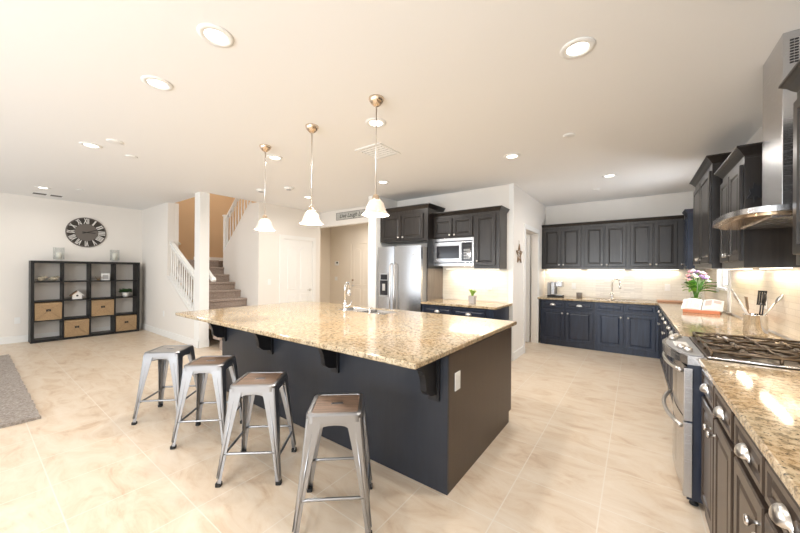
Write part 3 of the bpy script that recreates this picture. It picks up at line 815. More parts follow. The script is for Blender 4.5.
# succulent pot on the short counter
pp = thing('potted_plant', 'small green plant in a square grey pot on the short counter', 'potted plant', (-2.06, 4.74, .9125))
part('pot', MB().rings([rrect(.045, .006, .0005 + .9125), rrect(.052, .006, 1.03), rrect(.046, .005, 1.03), rrect(.044, .005, 1.01)]), M['paper'] if False else plain('grey_pot', (.45, .42, .40), .6), pp)
for o in pp.children:
    o.location = (0, 0, 0)
    for v in o.data.vertices: v.co += Vector((-2.06, 4.74, .9125)) - Vector((0, 0, 0)); v.co -= Vector((0, 0, 0))
    for v in o.data.vertices: v.co.x -= -2.06; v.co.y -= 4.74; 
    for v in o.data.vertices: v.co.x += 2.06 - 2.06 + 0; 
    mnx = sum(v.co.x for v in o.data.vertices) / len(o.data.vertices); mny = sum(v.co.y for v in o.data.vertices) / len(o.data.vertices); mnz = min(v.co.z for v in o.data.vertices)
    for v in o.data.vertices: v.co.x -= mnx; v.co.y -= mny; v.co.z -= mnz - .0005
def leaf_mb(mb, base, d, L, wd, curl=.3):
    d = Vector(d).normalized(); s = d.cross(Vector((0, 0, 1)))
    if s.length < .1: s = Vector((1, 0, 0))
    s.normalize(); up = s.cross(d).normalized(); base = Vector(base)
    prof = [(0, .12), (.25, .75), (.5, 1), (.75, .7), (1, .02)]
    V = []
    for t, w_ in prof:
        c = base + d * L * t - up * (-curl) * L * t * (1 - t) - Vector((0, 0, curl * L * t * t * .6))
        V += [tuple(c - s * wd * w_ / 2 + up * .002), tuple(c - up * wd * .12), tuple(c + s * wd * w_ / 2 + up * .002)]
    F = []
    for i in range(4):
        a = i * 3; F += [(a, a + 1, a + 4, a + 3), (a + 1, a + 2, a + 5, a + 4)]
    mb.add(V, F, True)
lf = MB()
for k in range(16):
    a = k * 2.4; e = .5 + .8 * ((k * 7) % 10) / 10
    leaf_mb(lf, (-2.06 + .01 * math.cos(a), 4.74 + .01 * math.sin(a), 1.02), (math.cos(a) * .6, math.sin(a) * .6, 1.4 * e + .3), .10 + .04 * e, .035)
part('leaves', lf, 'leaf_light', pp)
outlet((-1.93, 5.1415, 1.17), '-Y', 'white switch plate on the tile above the short counter plant', 'switch')

# ================================================================== BACK RUN (facing camera)
BY = 6.75; BX0 = -1.50
cabinet('base_cabinet', 'dark double base cabinet with painted blue daylight and two cup-pull drawers, left on the back wall', 'cabinet', (BX0, BY, 0), '-Y', .925, YB - BY - .001, .875,
        [(.025, .43, .10, .69, .395, .63), (.455, .90, .10, .69, .49, .63)], [(.025, .43, .725, .86, 'cup'), (.455, .90, .725, .86, 'cup')], mat='daylight_tint')
cabinet('sink_cabinet', 'dark sink base cabinet with painted blue daylight and two false drawer fronts on the back wall', 'cabinet', (BX0 + .926, BY, 0), '-Y', .93, YB - BY - .001, .875,
        [(.03, .425, .10, .69, .385, .63), (.45, .86, .10, .69, .49, .63)], [(.03, .425, .725, .86, ''), (.45, .86, .725, .86, '')], mat='daylight_tint_blue')
# upper cabinets
UY, UZ, UH = 7.06, 1.47, .835
for i, (a, b_, lab) in enumerate(((-1.549, -.811, 'dark two-door upper cabinet at the left end of the back wall'), (-.810, -.101, 'dark two-door upper cabinet in the middle of the back wall above the faucet'), (-.100, .66, 'dark two-door upper cabinet at the right end of the back wall'))):
    W = b_ - a; s = .05; m_ = W / 2
    r = W - .05 if i < 2 else .69
    if i == 2: m_ = .36
    cabinet('upper_cabinet', lab, 'cabinet', (a, UY, UZ), '-Y', W, YB - UY - .001, UH,
            [(.035, m_ - .008, .045, .80, m_ - .04, .085), (m_ + .008, (W if i < 2 else .70) - .025, .045, .80, m_ + .04, .085)], crownp=(.065, .035, 0, 0), light=(.05, W - .05))
# corner upper on the right wall
cabinet('upper_cabinet', 'narrow dark corner cabinet where the back wall meets the right wall', 'cabinet', (.665, 7.02, UZ), '-X', .33, .294, .86,
        [(.03, .30, .045, .80, .07, .085)], mat='daylight_tint', crownp=(.075, .04, 0, 1))
# L-shaped continuous countertop: back run + right run beyond the range, with sink hole in the back leg
FXR = .31
RY0, RY1 = 2.60, 3.36
bs0, bs1, by0, by1 = -.60, .02, 6.90, 7.18
mb = slab_with_hole(-1.549, FXR + .03 - .031, 6.71, YB - .011, .876, .91, bs0, bs1, by0, by1)
mb2 = MB(); mb2.bbox(FXR, XR - .010, RY1 + .004, YB - .011, .876, .91, .005)
mb.v += mb2.v; nb = len(mb.v) - len(mb2.v); mb.f += [tuple(i + nb for i in f) for f in mb2.f]; mb.sm += mb2.sm
solo('corner_countertop', mb, 'granite', 'L-shaped beige granite counter along the back and right walls beyond the range', 'countertop')
sink('prep_sink', 'small undermount sink in the back wall counter below the uppers', bs0 + .003, bs1 - .003, by0 + .003, by1 - .003, .906, .027, 1)
gooseneck('prep_faucet', 'slim chrome gooseneck faucet in front of the stacked stone backsplash', -.34, 7.24, .91, .37, .13, math.radians(-20))
outlet((-1.0, YB - .0085, 1.13), '-Y', 'white switch plate on the back wall tile above the coffee maker side', 'switch')
outlet((.47, YB - .0085, 1.15), '-Y', 'white outlet on the back wall tile under the right-end upper cabinet')
# coffee maker
cx, cy = -1.30, 7.10
cf = thing('coffee_maker', 'black and silver single-serve coffee maker at the left end of the back counter', 'coffee maker', (cx, cy, .91))
part('base', MB().bbox(cx - .13, cx + .15, cy - .12, cy + .12, .9106, .945, .01), 'black', cf)
part('water_tank', MB().bbox(cx - .13, cx - .07, cy - .10, cy + .10, .946, 1.20, .012), 'grey_plastic', cf)
part('tower', MB().bbox(cx - .065, cx + .02, cy - .11, cy + .11, .946, 1.21, .015), 'steel', cf)
part('brew_head', MB().bbox(cx + .021, cx + .15, cy - .10, cy + .10, 1.11, 1.22, .015), 'steel', cf)
part('drip_tray', MB().bbox(cx + .03, cx + .14, cy - .08, cy + .06, .9455, .955, .002), 'nickel', cf)
part('cup_bay', MB().box(cx + .0205, cx + .024, cy - .09, cy + .09, .97, 1.10), 'black', cf)
tb = thing('candle_jar', 'small smoky glass jar right of the coffee maker', 'jar', (-.87, 7.12, .91))
part('jar', MB().lathe([(.045, .0006), (.052, .01), (.052, .10), (.048, .10), (.047, .012), (.0001, .012)], 20, (-.87, 7.12, .91)), plain('smoky_glass', (.35, .30, .26), .15, 0, trans=.4), tb)
part('candle', MB().lathe([(.044, .0125), (.044, .06), (.0001, .058)], 16, (-.87, 7.12, .91)), 'wax', tb)
# cutting board at the corner
solo('cutting_board', MB().bbox(.32, .74, 7.03, 7.30, .9106, .936, .006), plain('reddish_board_wood', (.52, .28, .17), .4), 'flat reddish wooden board lying in the far counter corner', 'cutting board')

# ================================================================== RIGHT RUN BASE
RX = .34
def right_unit(label, ya, yb, mat, n=2):
    W = yb - ya; g = .02
    drs, dos = [], []
    for k in range(n):
        a = g + k * (W - g) / n; b_ = a + (W - g) / n - g
        drs.append((a, b_, .735, .86, 'cup'))
        ku = b_ - .035 if k % 2 == 0 else a + .035
        dos.append((a, b_, .10, .70, ku, .63))
    return cabinet('base_cabinet', label, 'cabinet', (RX, yb, 0), '-X', W, XR - RX - .001, .875, dos, drs, mat=mat, matb='black')  # black body paints the shadow lines between doors and drawers
right_unit('dark base cabinet with painted blue daylight and cup pulls, farthest along the right wall by the corner', 5.83, 6.745, 'daylight_tint')
right_unit('dark base cabinet with painted blue daylight and cup pulls, middle one between the range and the corner', 4.93, 5.829, 'daylight_tint')
right_unit('dark base cabinet with cup pulls directly beyond the range', 3.365, 4.929, 'daylight_tint', 4)
# blind corner filler block
solo('corner_filler', MB().box(.3565, XR - .001, 6.746, YB - .001, 0, .875), 'daylight_tint', 'dark blind corner cabinet with painted blue daylight under the counter corner', 'cabinet')
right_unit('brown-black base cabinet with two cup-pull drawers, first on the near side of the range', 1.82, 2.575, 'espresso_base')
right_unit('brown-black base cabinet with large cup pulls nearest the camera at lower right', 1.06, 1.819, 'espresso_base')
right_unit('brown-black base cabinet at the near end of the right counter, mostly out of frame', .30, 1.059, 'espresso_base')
solo('near_countertop', MB().bbox(FXR, XR - .010, .28, RY0 - .012, .876, .91, .006), 'granite', 'beige granite counter at lower right in front of the range', 'countertop')

# ================================================================== RANGE
rg = thing('gas_range', 'stainless double-oven gas range with bowed front and iron grates', 'range', (.64, (RY0 + RY1) / 2, 0))
part('body', MB().box(.345, XR - .012, RY0, RY1, .03, .905), 'daylight_tint', rg)  # range sides carry the same painted blue daylight
part('side_panel', MB().box(.262, .344, RY0, RY0 + .012, .045, .86), 'daylight_tint', rg)
part('door_edge', MB().bbox(.245, .288, RY0 - .006, RY0 + .03, .06, .51, .004), 'steel', rg)
part('door_edge', MB().bbox(.245, .288, RY0 - .006, RY0 + .03, .52, .84, .004), 'steel', rg)
def bowed(x_in, x_edge, x_mid, y0, y1, z0, z1, n=14):
    poly = [(x_in, y0)]
    for k in range(n + 1):
        t = k / n; poly.append((x_edge + (x_mid - x_edge) * math.sin(PI * t) ** .8, y0 + (y1 - y0) * t))
    poly.append((x_in, y1)); return MB().prism(poly, z0, z1, 'z')
d1 = part('oven_door', bowed(.344, .262, .232, RY0 + .031, RY1, .52, .84), 'steel', rg)
d2 = part('lower_oven_door', bowed(.344, .262, .232, RY0 + .031, RY1, .06, .51), 'steel', rg)
part('glass', bowed(.25, .2595, .2295, RY0 + .12, RY1 - .09, .57, .78), 'darkglass', d1)
part('glass', bowed(.25, .2595, .2295, RY0 + .12, RY1 - .09, .14, .40), 'darkglass', d2)
def bowbar(z, ext=.0):
    pts = []
    for k in range(15):
        t = k / 14; pts.append((.235 - .058 * math.sin(PI * t) ** .75, RY0 + .03 + (RY1 - RY0 - .06) * t, z))
    return MB().tube(pts, .013, 10)
part('handle', bowbar(.815), 'nickel', d1)
part('handle', bowbar(.475), 'nickel', d2)
# control deck: D-shaped shelf with rim
part('control_deck', bowed(.345, .262, .165, RY0 - .004, RY1 + .0, .862, .915), 'steel', rg)
part('control_panel', bowed(.338, .275, .185, RY0 + .02, RY1 - .02, .9155, .919), 'grey_plastic', rg, 'dark grey control surface')
cyk = (RY0 + RY1) / 2
part('display', MB().bbox(.225, .30, cyk - .11, cyk + .06, .9195, .924, .002), 'white_plastic', rg)
for k, (dy, xx) in enumerate(((-.27, .275), (-.19, .25), (.13, .23), (.20, .245), (.27, .27))):
    part('burner_knob', MB().lathe([(.024, .9195), (.022, .945), (.012, .95), (.0001, .95)], 16, (xx, cyk + dy, 0)), 'nickel', rg)
part('cooktop', MB().bbox(.347, XR - .014, RY0 + .001, RY1 - .001, .906, .922, .004), plain('dark_steel_cooktop', (.20, .17, .15), .3, .8), rg)
part('cooktop_edge', MB().cyl((.35, RY0 - .0015, .918), (XR - .02, RY0 - .0015, .918), .008, seg=10), 'steel', rg)
for gi, (ya, yb) in enumerate(((RY0 + .02, RY0 + .25), (RY0 + .265, RY1 - .265), (RY1 - .25, RY1 - .02))):
    g = MB(); z = .955; xa, xb = .37, XR - .04; r = .0085
    cor = [(xa, ya, z), (xb, ya, z), (xb, yb, z), (xa, yb, z), (xa, ya, z)]
    for p, q in zip(cor, cor[1:]): g.tube([p, q], r, 6)
    for x_, y_ in ((xa, ya), (xb, ya), (xb, yb), (xa, yb), ((xa + xb) / 2, ya), ((xa + xb) / 2, yb)): g.cyl((x_, y_, .923), (x_, y_, z), .008, seg=6)
    ym = (ya + yb) / 2; xm = (xa + xb) / 2
    g.tube([(xm, ya, z), (xm, yb, z)], r, 6)
    for xc in ((xa + xm) / 2, (xb + xm) / 2):
        for k in range(4):
            a = PI / 4 + k * PI / 2
            ex = xc + (xm - xa) / 2 * (1 if math.cos(a) > 0 else -1); ey = ym + (yb - ya) / 2 * (1 if math.sin(a) > 0 else -1)
            g.tube([(ex, ey, z), ((ex + xc) / 2, (ey + ym) / 2, z + .008), (xc + (ex - xc) * .22, ym + (ey - ym) * .22, z + .004)], [r, r, r * .8], 6)
        g.tube([(xc, ya, z), (xc, ym - .03, z + .004)], r * .9, 6); g.tube([(xc, yb, z), (xc, ym + .03, z + .004)], r * .9, 6)
    part('grate', g, 'iron', rg)
    for xc in ((xa + xm) / 2, (xb + xm) / 2):
        if gi == 1 and xc > xm: pass
        part('burner', MB().lathe([(.05, .9225), (.048, .934), (.034, .936), (.034, .944), (.0001, .945)], 18, (xc, ym, 0)), 'iron', rg)
part('back_rail', MB().bbox(XR - .035, XR - .0125, RY0 + .01, RY1 - .01, .9225, .94, .003), 'steel', rg)
for yy in (RY0 + .05, RY1 - .05): part('foot', MB().lathe([(.022, .0008), (.022, .012), (.01, .014), (.01, .045)], 12, (.30, yy, 0)).cyl((.30, yy, .03), (.36, yy, .035), .008), 'rubber', rg)

# ================================================================== HOOD
hd = thing('range_hood', 'stainless chimney range hood with curved canopy above the gas range', 'range hood', (.8, 2.95, 1.73))
HY0, HY1 = 2.50, 3.34
def canopy(z0, z1, ins=0):
    poly = [(XR - .0105, HY0 + ins)]
    n = 48
    for k in range(n + 1):
        a = -PI / 2 + PI * k / n
        c = abs(math.cos(a)) ** .55; s = math.copysign(abs(math.sin(a)) ** .75, math.sin(a))
        poly.append((.64 - (.205 - ins) * c, (HY0 + HY1) / 2 + s * ((HY1 - HY0) / 2 - ins)))
    poly.append((XR - .0105, HY1 - ins)); return poly
part('canopy', MB().prism(canopy(0, 0), 1.745, 1.775, 'z'), 'steel', hd)
part('underside', MB().prism(canopy(0, 0, .03), 1.730, 1.7445, 'z'), plain('underside_brown_reflection', (.55, .40, .26), .25, .9), hd)  # brown reflection painted into the steel underside
flt = MB()
for k in range(2): flt.box(.60, .90, 2.60 + k * .33, 2.90 + k * .33, 1.722, 1.7295)
part('filter', flt, 'steel', hd)
ch = part('chimney', MB().bbox(.685, XR - .0105, 2.80, 3.16, 1.7755, CEIL - .0008, .003), 'steel', hd)
vt = MB()
for k in range(9): vt.box(.715 + k * .006, .718 + k * .006, 2.797, 2.7995, 2.63, 2.76)
vt = MB()
for i in range(2):
    for k in range(9): vt.box(.712 + i * .018, .727 + i * .018, 2.797, 2.7995, 2.625 + k * .016, 2.633 + k * .016)
part('vent_slots', vt, 'rubber', ch)

# ================================================================== RIGHT WALL UPPERS
# B: just beyond the hood
FB = .645
cabinet('upper_cabinet', 'dark two-door upper cabinet on the far side of the range hood', 'cabinet', (FB, 4.10, 1.46), '-X', .72, XR - FB - .001, .80,
        [(.03, .35, .05, .76, .315, .10), (.37, .69, .05, .76, .405, .10)], crownp=(.085, .05, 1, 1), light=(.05, .65))
FA = .60
cabinet('upper_cabinet', 'taller dark two-door upper cabinet further along the right wall before the window', 'cabinet', (FA, 5.35, 1.46), '-X', 1.08, XR - FA - .001, 1.00,
        [(.03, .52, .05, .95, .485, .10), (.55, 1.05, .05, .95, .585, .10)], crownp=(.085, .05, 1, 1), light=(.05, 1.0))
FC = .645
cabinet('upper_cabinet', 'dark upper cabinet cut off by the right edge of the photo, nearest the camera', 'cabinet', (FC, 2.44, 1.46), '-X', 1.3, XR - FC - .001, .84,
        [(.03, .64, .05, .80, .60, .10), (.66, 1.27, .05, .80, .70, .10)], crownp=(.085, .05, 1, 1), light=(.05, 1.2))

# ================================================================== COUNTER ITEMS (right)
orn = MB()
pts = [(.704 + (.05 if k % 2 == 0 else .026) * (1.1 if k % 3 else .8) * math.cos(k * PI / 7), 2.005 + (.075 if k % 2 == 0 else .04) * math.sin(k * PI / 7 + .2)) for k in range(14)]
orn.prism(pts, 3.366, 3.3795, 'y')
solo('leaf_ornament', orn, 'black', 'small black leaf-shaped ornament on the side of the cabinet beyond the hood', 'ornament')
# flower vase
vx, vy = .72, 6.28
va = thing('flower_vase', 'clear square glass vase of mixed flowers at the right counter by the window', 'vase', (vx, vy, .91))
def sq(r, z): return [(vx + p[0], vy + p[1], z) for p in rrect(r, .01, 0)]
part('vase', MB().rings([sq(.055, .9106), sq(.06, 1.13), sq(.055, 1.13), sq(.05, .92)]), 'glass', va)
part('water', MB().rings([sq(.048, .9215), sq(.048, 1.06)]), 'water', va)
stm = MB(); blooms = []; lv = MB(); lv2 = MB()
for k in range(22):
    a = k * 2.399; rr = .02 + .11 * math.sqrt(k / 22); zz = 1.43 - .14 * (k / 22) + .03 * ((k * 5) % 7) / 7
    tip = (vx + rr * math.cos(a), vy + rr * math.sin(a), zz)
    stm.tube([(vx + .02 * math.cos(a + 2), vy + .02 * math.sin(a + 2), .93), (vx + .03 * math.cos(a), vy + .03 * math.sin(a), 1.13), tip], .003, 5)
    key = ('pink', 'cream', 'purple', 'cream')[k % 4]; blooms.append((key, MB())); R = .030 + .012 * ((k * 3) % 5) / 5
    fl = blooms[-1][1]
    for j in range(7):
        b_ = j * 2 * PI / 7
        fl.ball((tip[0] + R * .55 * math.cos(b_), tip[1] + R * .55 * math.sin(b_), tip[2]), R * .5, 6, (1, 1, .8))
    fl.ball((tip[0], tip[1], tip[2] + R * .3), R * .5, 6)
for k in range(26):
    a = k * 2.1; e = .2 + .9 * ((k * 3) % 8) / 8
    leaf_mb(lv if k % 2 else lv2, (vx + .02 * math.cos(a), vy + .02 * math.sin(a), 1.14 + .1 * ((k * 3) % 4) / 4), (math.cos(a), math.sin(a), e), .19 + .06 * ((k * 7) % 5) / 5, .07)
part('stems', stm, 'leaf', va)
for key, fl in blooms: part('flower', fl, key, va, {'pink': 'pink flower', 'cream': 'cream flower', 'purple': 'mauve flower'}[key])
part('foliage', lv, 'leaf', va); part('foliage', lv2, 'leaf_light', va)
# cookbook on copper stand
bx, by = .70, 5.58
bm_ = Matrix.Translation((bx, by, .9106)) @ Matrix.Rotation(math.radians(-12), 4, 'Z') @ Matrix.Scale(.85, 4)
bs = thing('book_stand', 'orange-red wooden cookbook stand on the right counter', 'book stand', (bx, by, .9106))
part('base', MB(bm_).bbox(-.20, .20, -.16, .12, 0, .022, .004), 'terracotta', bs)
part('ledge', MB(bm_).bbox(-.20, .20, -.19, -.161, 0, .045, .004), 'terracotta', bs)
part('support', MB(bm_).prism([(-.02, .0225), (.03, .0225), (.115, .14), (.09, .14)], .14, .16, 'x').prism([(-.02, .0225), (.03, .0225), (.115, .14), (.09, .14)], -.16, -.14, 'x'), 'terracotta', bs)
ob = thing('cookbook', 'open cookbook with printed pages resting on the orange stand', 'book', (bx, by, .94))
def page(s):
    R = []
    for v_, z_ in ((-.155, .046), (.13, .175)):
        top = [(s * (.005 + .22 * t / 8), v_, z_ + .018 * math.sin(PI * min(1, t / 8 * 1.1)) + .004) for t in range(9)]
        bot = [(s * (.005 + .22 * t / 8), v_ + .004, z_ - .004) for t in range(8, -1, -1)]
        R.append(top + bot)
    return MB(bm_).rings(R)
part('pages', page(1), 'paper', ob); part('pages', page(-1), 'paper', ob)
pc = MB(bm_)
def on_page(u0_, u1_, v0_, v1_):
    P = []
    for u_, v_ in ((u0_, v0_), (u1_, v0_), (u1_, v1_), (u0_, v1_)):
        f = (v_ + .155) / .285; t = (abs(u_) - .005) / .22
        P.append((u_, v_, .046 + .129 * f + .018 * math.sin(PI * min(1, t * 1.1)) + .0062))
    pc.add(P, [(0, 1, 2, 3)])
on_page(.03, .10, -.05, .10); on_page(.12, .20, .02, .10)
for k in range(7): on_page(-.19, -.11, -.12 + k * .03, -.108 + k * .03)
for k in range(5): on_page(-.09, -.03, -.12 + k * .03, -.108 + k * .03)
part('print', pc, 'redbook', ob)
# utensil crock
ux, uy = .80, 3.84
ck = thing('utensil_crock', 'stainless utensil crock standing on the counter behind the range', 'crock', (ux, uy, .91))
part('crock', MB().lathe([(.068, .0006), (.07, .01), (.07, .165), (.073, .17), (.066, .17), (.065, .012), (.0001, .012)], 28, (ux, uy, .91)), 'chrome', ck)
def utensil(name, label, mat, dx, dy, L, head):
    q_ = -.6 if abs(dx) > .045 else .6; base = Vector((ux + dx * q_, uy + dy * .8, .925)); rim_ = Vector((ux + dx, uy + dy, 1.085)); d = (rim_ - base).normalized()
    tip = base + d * L; t = thing(name, label, 'kitchen utensil', tuple(base), 'utensils in the steel crock')
    part('handle', MB().tube([tuple(base), tuple(base + d * (L * .5)), tuple(tip)], [.006, .005, .005], 8), mat, t)
    q = d.to_track_quat('Z', 'Y').to_matrix().to_4x4(); mm = Matrix.Translation(tip) @ q
    h_ = MB(mm)
    if head == 'spoon': h_.ball((0, 0, .040), .045, 14, (.62, .22, 1))
    elif head == 'ladle': h_.lathe([(.0001, -.03), (.03, -.022), (.045, .01), (.042, .01), (.028, -.018), (.0001, -.026)], 16, (0, .03, .02), axis='y')
    elif head == 'spatula': h_.bbox(-.035, .035, -.003, .003, -.005, .10, .002)
    elif head == 'slot':
        for k in range(4): h_.box(-.033 + k * .018, -.023 + k * .018, -.003, .003, 0, .10)
        h_.box(-.034, .032, -.003, .003, .1, .11).box(-.034, .032, -.003, .003, -.01, .001)
    elif head == 'tongs': h_.box(-.012, .012, -.004, .004, -.02, .05).ball((0, 0, .06), .022, 8, (1, .3, 1))
    part('head', h_, mat, t)
utensil('serving_spoon', 'large black ladle-like spoon upright at the crock centre', 'black', .030, -.040, .25, 'spoon')
utensil('slotted_spoon', 'black slotted turner leaning right in the steel crock', 'black', .035, .046, .24, 'slot')
utensil('wooden_spatula', 'brown wooden spatula upright in the steel crock', 'bronze', -.040, .0, .20, 'spatula')
utensil('tongs', 'silver tongs leaning far left out of the steel crock', 'nickel', -.050, -.042, .33, 'tongs')
utensil('ladle', 'silver ladle leaning far right out of the steel crock', 'nickel', .056, .002, .29, 'spoon')
utensil('steel_spoon', 'silver spoon leaning left behind the tongs in the crock', 'nickel', -.046, .042, .27, 'spoon')
outlet((XR - .0095, 4.25, 1.16), '-X', 'cream switch plate on the right wall tile behind the crock', 'switch')

# ================================================================== LEFT: BOOKSHELF
BFX, BW0, BW1, BHT = -9.10, .735, 2.37, 1.56
sh = thing('cube_bookshelf', 'black sixteen-cube bookshelf standing against the left wall', 'bookshelf', (-9.27, (BW0 + BW1) / 2, 0))
bk = XL + .018
t_ = .045
part('frame', MB().box(bk, BFX, BW0, BW0 + t_, .0008, BHT).box(bk, BFX, BW1 - t_, BW1, .0008, BHT).box(bk, BFX, BW0 + t_, BW1 - t_, .0008, t_).box(bk, BFX, BW0 + t_, BW1 - t_, BHT - t_, BHT), 'blackwood', sh)
cw = (BW1 - BW0 - 2 * t_); chh = (BHT - 2 * t_)
cellw = (cw - 3 * .022) / 4; cellh = (chh - 3 * .022) / 4
def cell(c, r):  # column from left (low Y), row from top
    y0 = BW0 + t_ + c * (cellw + .022); z1 = BHT - t_ - r * (cellh + .022); return y0, y0 + cellw, z1 - cellh, z1
for c in range(1, 4):
    y = BW0 + t_ + c * (cellw + .022) - .022; part('divider', MB().box(bk, BFX - .004, y, y + .022, t_ + .0005, BHT - t_ - .0005), 'blackwood', sh)
for r in range(1, 4):
    for c in range(4):
        y0, y1, z0, z1 = cell(c, r); part('shelf', MB().box(bk, BFX - .004, y0 + .0005, y1 - .0005, z1, z1 + .022), 'blackwood', sh)
for (c, r, lab) in ((0, 2, 'woven seagrass basket in the leftmost column of the bookshelf'), (1, 3, 'woven seagrass basket in the bottom row, second column of the bookshelf'), (2, 2, 'woven seagrass basket in the third column of the bookshelf'), (3, 3, 'woven seagrass basket in the bottom right cube of the bookshelf')):
    y0, y1, z0, z1 = cell(c, r); z0 += .0008
    bkt = thing('wicker_basket', lab, 'basket', (-9.25, (y0 + y1) / 2, z0), 'wicker baskets in the cube bookshelf')
    g = .008; a0, a1, b0, b1 = bk + .02, BFX - .012, y0 + g, y1 - g
    R = lambda i, z: [(a0 + i, b0 + i, z), (a1 - i, b0 + i, z), (a1 - i, b1 - i, z), (a0 + i, b1 - i, z)]
    zt = z1 - .02
    part('body', MB().rings([R(0, z0), R(-.002, zt), R(.012, zt), R(.014, z0 + .012)]), 'wicker', bkt)
    ym, zm = (y0 + y1) / 2, (z0 + z1) / 2 + .01
    part('handle_hole', MB().bbox(a1 + .0005, a1 + .004, ym - .032, ym + .032, zm - .02, zm + .022, .001), 'rubber', bkt)
    w_ = MB()
    for e in ((b0 + .005, z0 + .005), (b1 - .005, z0 + .005), (b0 + .005, zt - .01), (b1 - .005, zt - .01)):
        w_.tube([(a1 + .003, ym, zm), (a1 + .003, e[0], e[1])], .0025, 5)
    part('stitching', w_, 'bronze', bkt)
def fy(c): y0, y1, z0, z1 = cell(c, 0); return (y0 + y1) / 2
# two bird figurines, top-left cube
y0, y1, z0, z1 = cell(0, 0)
for k, (yy, lab) in enumerate(((y0 + .09, 'speckled bird figurine at left in the top left cube'), (y1 - .11, 'speckled bird figurine at right in the top left cube'))):
    b_ = MB().ball((-9.2, yy, z0 + .047), .046, 14, (.8, 1.25, 1)).ball((-9.2, yy + .052, z0 + .078), .025, 10).tube([(-9.2, yy - .04, z0 + .05), (-9.2, yy - .075, z0 + .04)], [.018, .006], 8)
    bo = thing('bird_figurine', lab, 'figurine', (-9.2, yy, z0), 'bird figurines on the bookshelf')
    spk = fuzzy('speckled_ceramic' + str(k), (.14, .11, .07), (.62, .55, .42), 26, .2)
    part('body', b_, spk, bo)
    part('beak', MB().tube([(-9.2, yy + .072, z0 + .078), (-9.2, yy + .09, z0 + .073)], [.006, .001], 6), 'terracotta', bo)
# framed white item + twig bird
y0, y1, z0, z1 = cell(2, 0)
bo = thing('photo_block', 'small white square picture block in the top row third cube', 'picture frame', (-9.22, y0 + .25, z0))
part('frame', MB().bbox(-9.24, -9.20, y0 + .17, y0 + .31, z0 + .0006, z0 + .15, .006), 'white_plastic', bo)
part('picture', MB().box(-9.1995, -9.198, y0 + .195, y0 + .285, z0 + .03, z0 + .12), plain('grey_print', (.4, .4, .4), .6), bo)
tw = MB()
for k in range(9):
    a = -1.2 + k * .33; tw.tube([(-9.18, y0 + .12, z0 + .004), (-9.18 + .02 * math.sin(k * 2), y0 + .12 + .04 * math.sin(a), z0 + .05), (-9.18, y0 + .12 + .10 * math.sin(a), z0 + .05 + .05 * math.cos(a))], [.004, .003, .002], 5)
tw.ball((-9.18, y0 + .12, z0 + .013), .02, 8, (1, 1.6, .6))
solo('twig_ornament', tw, 'bronze', 'dark twig-like ornament left of the white picture block', 'ornament')
# birdhouse
y0, y1, z0, z1 = cell(1, 1); ym = (y0 + y1) / 2 + .01
bo = thing('birdhouse', 'little white birdhouse with dark roof in the second column cube', 'birdhouse', (-9.2, ym, z0))
part('house', MB().prism([(ym - .07, z0 + .0006), (ym + .07, z0 + .0006), (ym + .07, z0 + .085), (ym, z0 + .15), (ym - .07, z0 + .085)], -9.27, -9.17, 'x'), 'paper', bo)
part('roof', MB().prism([(ym - .10, z0 + .062), (ym, z0 + .153), (ym, z0 + .170), (ym - .108, z0 + .072)], -9.285, -9.155, 'x'), 'bronze', bo, 'dark brown roof slope')
part('roof', MB().prism([(ym + .10, z0 + .062), (ym, z0 + .153), (ym, z0 + .170), (ym + .108, z0 + .072)], -9.285, -9.155, 'x'), 'paper', bo)
part('entry_hole', MB().lathe([(.018, 0), (.018, .002)], 14, (-9.1695, ym, z0 + .07), axis='x'), 'rubber', bo)
# potted plant in the right column
y0, y1, z0, z1 = cell(3, 1); ym = (y0 + y1) / 2
bo = thing('potted_plant', 'bushy green plant in pale pot in the right column of the bookshelf', 'potted plant', (-9.2, ym, z0))
part('pot', MB().lathe([(.045, .0006), (.06, .10), (.055, .10), (.05, .08), (.0001, .08)], 20, (-9.2, ym, z0)), 'paper', bo)
lf = MB()
for k in range(60):
    a = k * 2.399; e = ((k * 7) % 11) / 11; leaf_mb(lf, (-9.2 + .02 * math.cos(a), ym + .02 * math.sin(a), z0 + .10), (math.cos(a), math.sin(a), .15 + 1.2 * e), .10 + .04 * e, .055)
part('leaves', lf, 'leaf_dark', bo)
# hurricane candle holders on top
for yy, lab in ((1.115, 'glass hurricane candle holder on the left of the bookshelf top'), (1.965, 'glass hurricane candle holder on the right of the bookshelf top')):
    bo = thing('candle_holder', lab, 'candle holder', (-9.27, yy, BHT), 'glass hurricane holders on top of the bookshelf')
    part('base', MB().lathe([(.075, .0006), (.075, .012), (.03, .02), (.03, .03), (.07, .035)], 24, (-9.27, yy, BHT)), 'glass', bo)
    part('glass_cylinder', MB().lathe([(.08, .0355), (.08, .27), (.077, .27), (.077, .0385)], 28, (-9.27, yy, BHT)), 'glass', bo)
    part('candle', MB().lathe([(.038, .0385), (.038, .17 if yy < 1.5 else .20), (.0001, .17 if yy < 1.5 else .2)], 18, (-9.27, yy, BHT)), 'wax', bo)
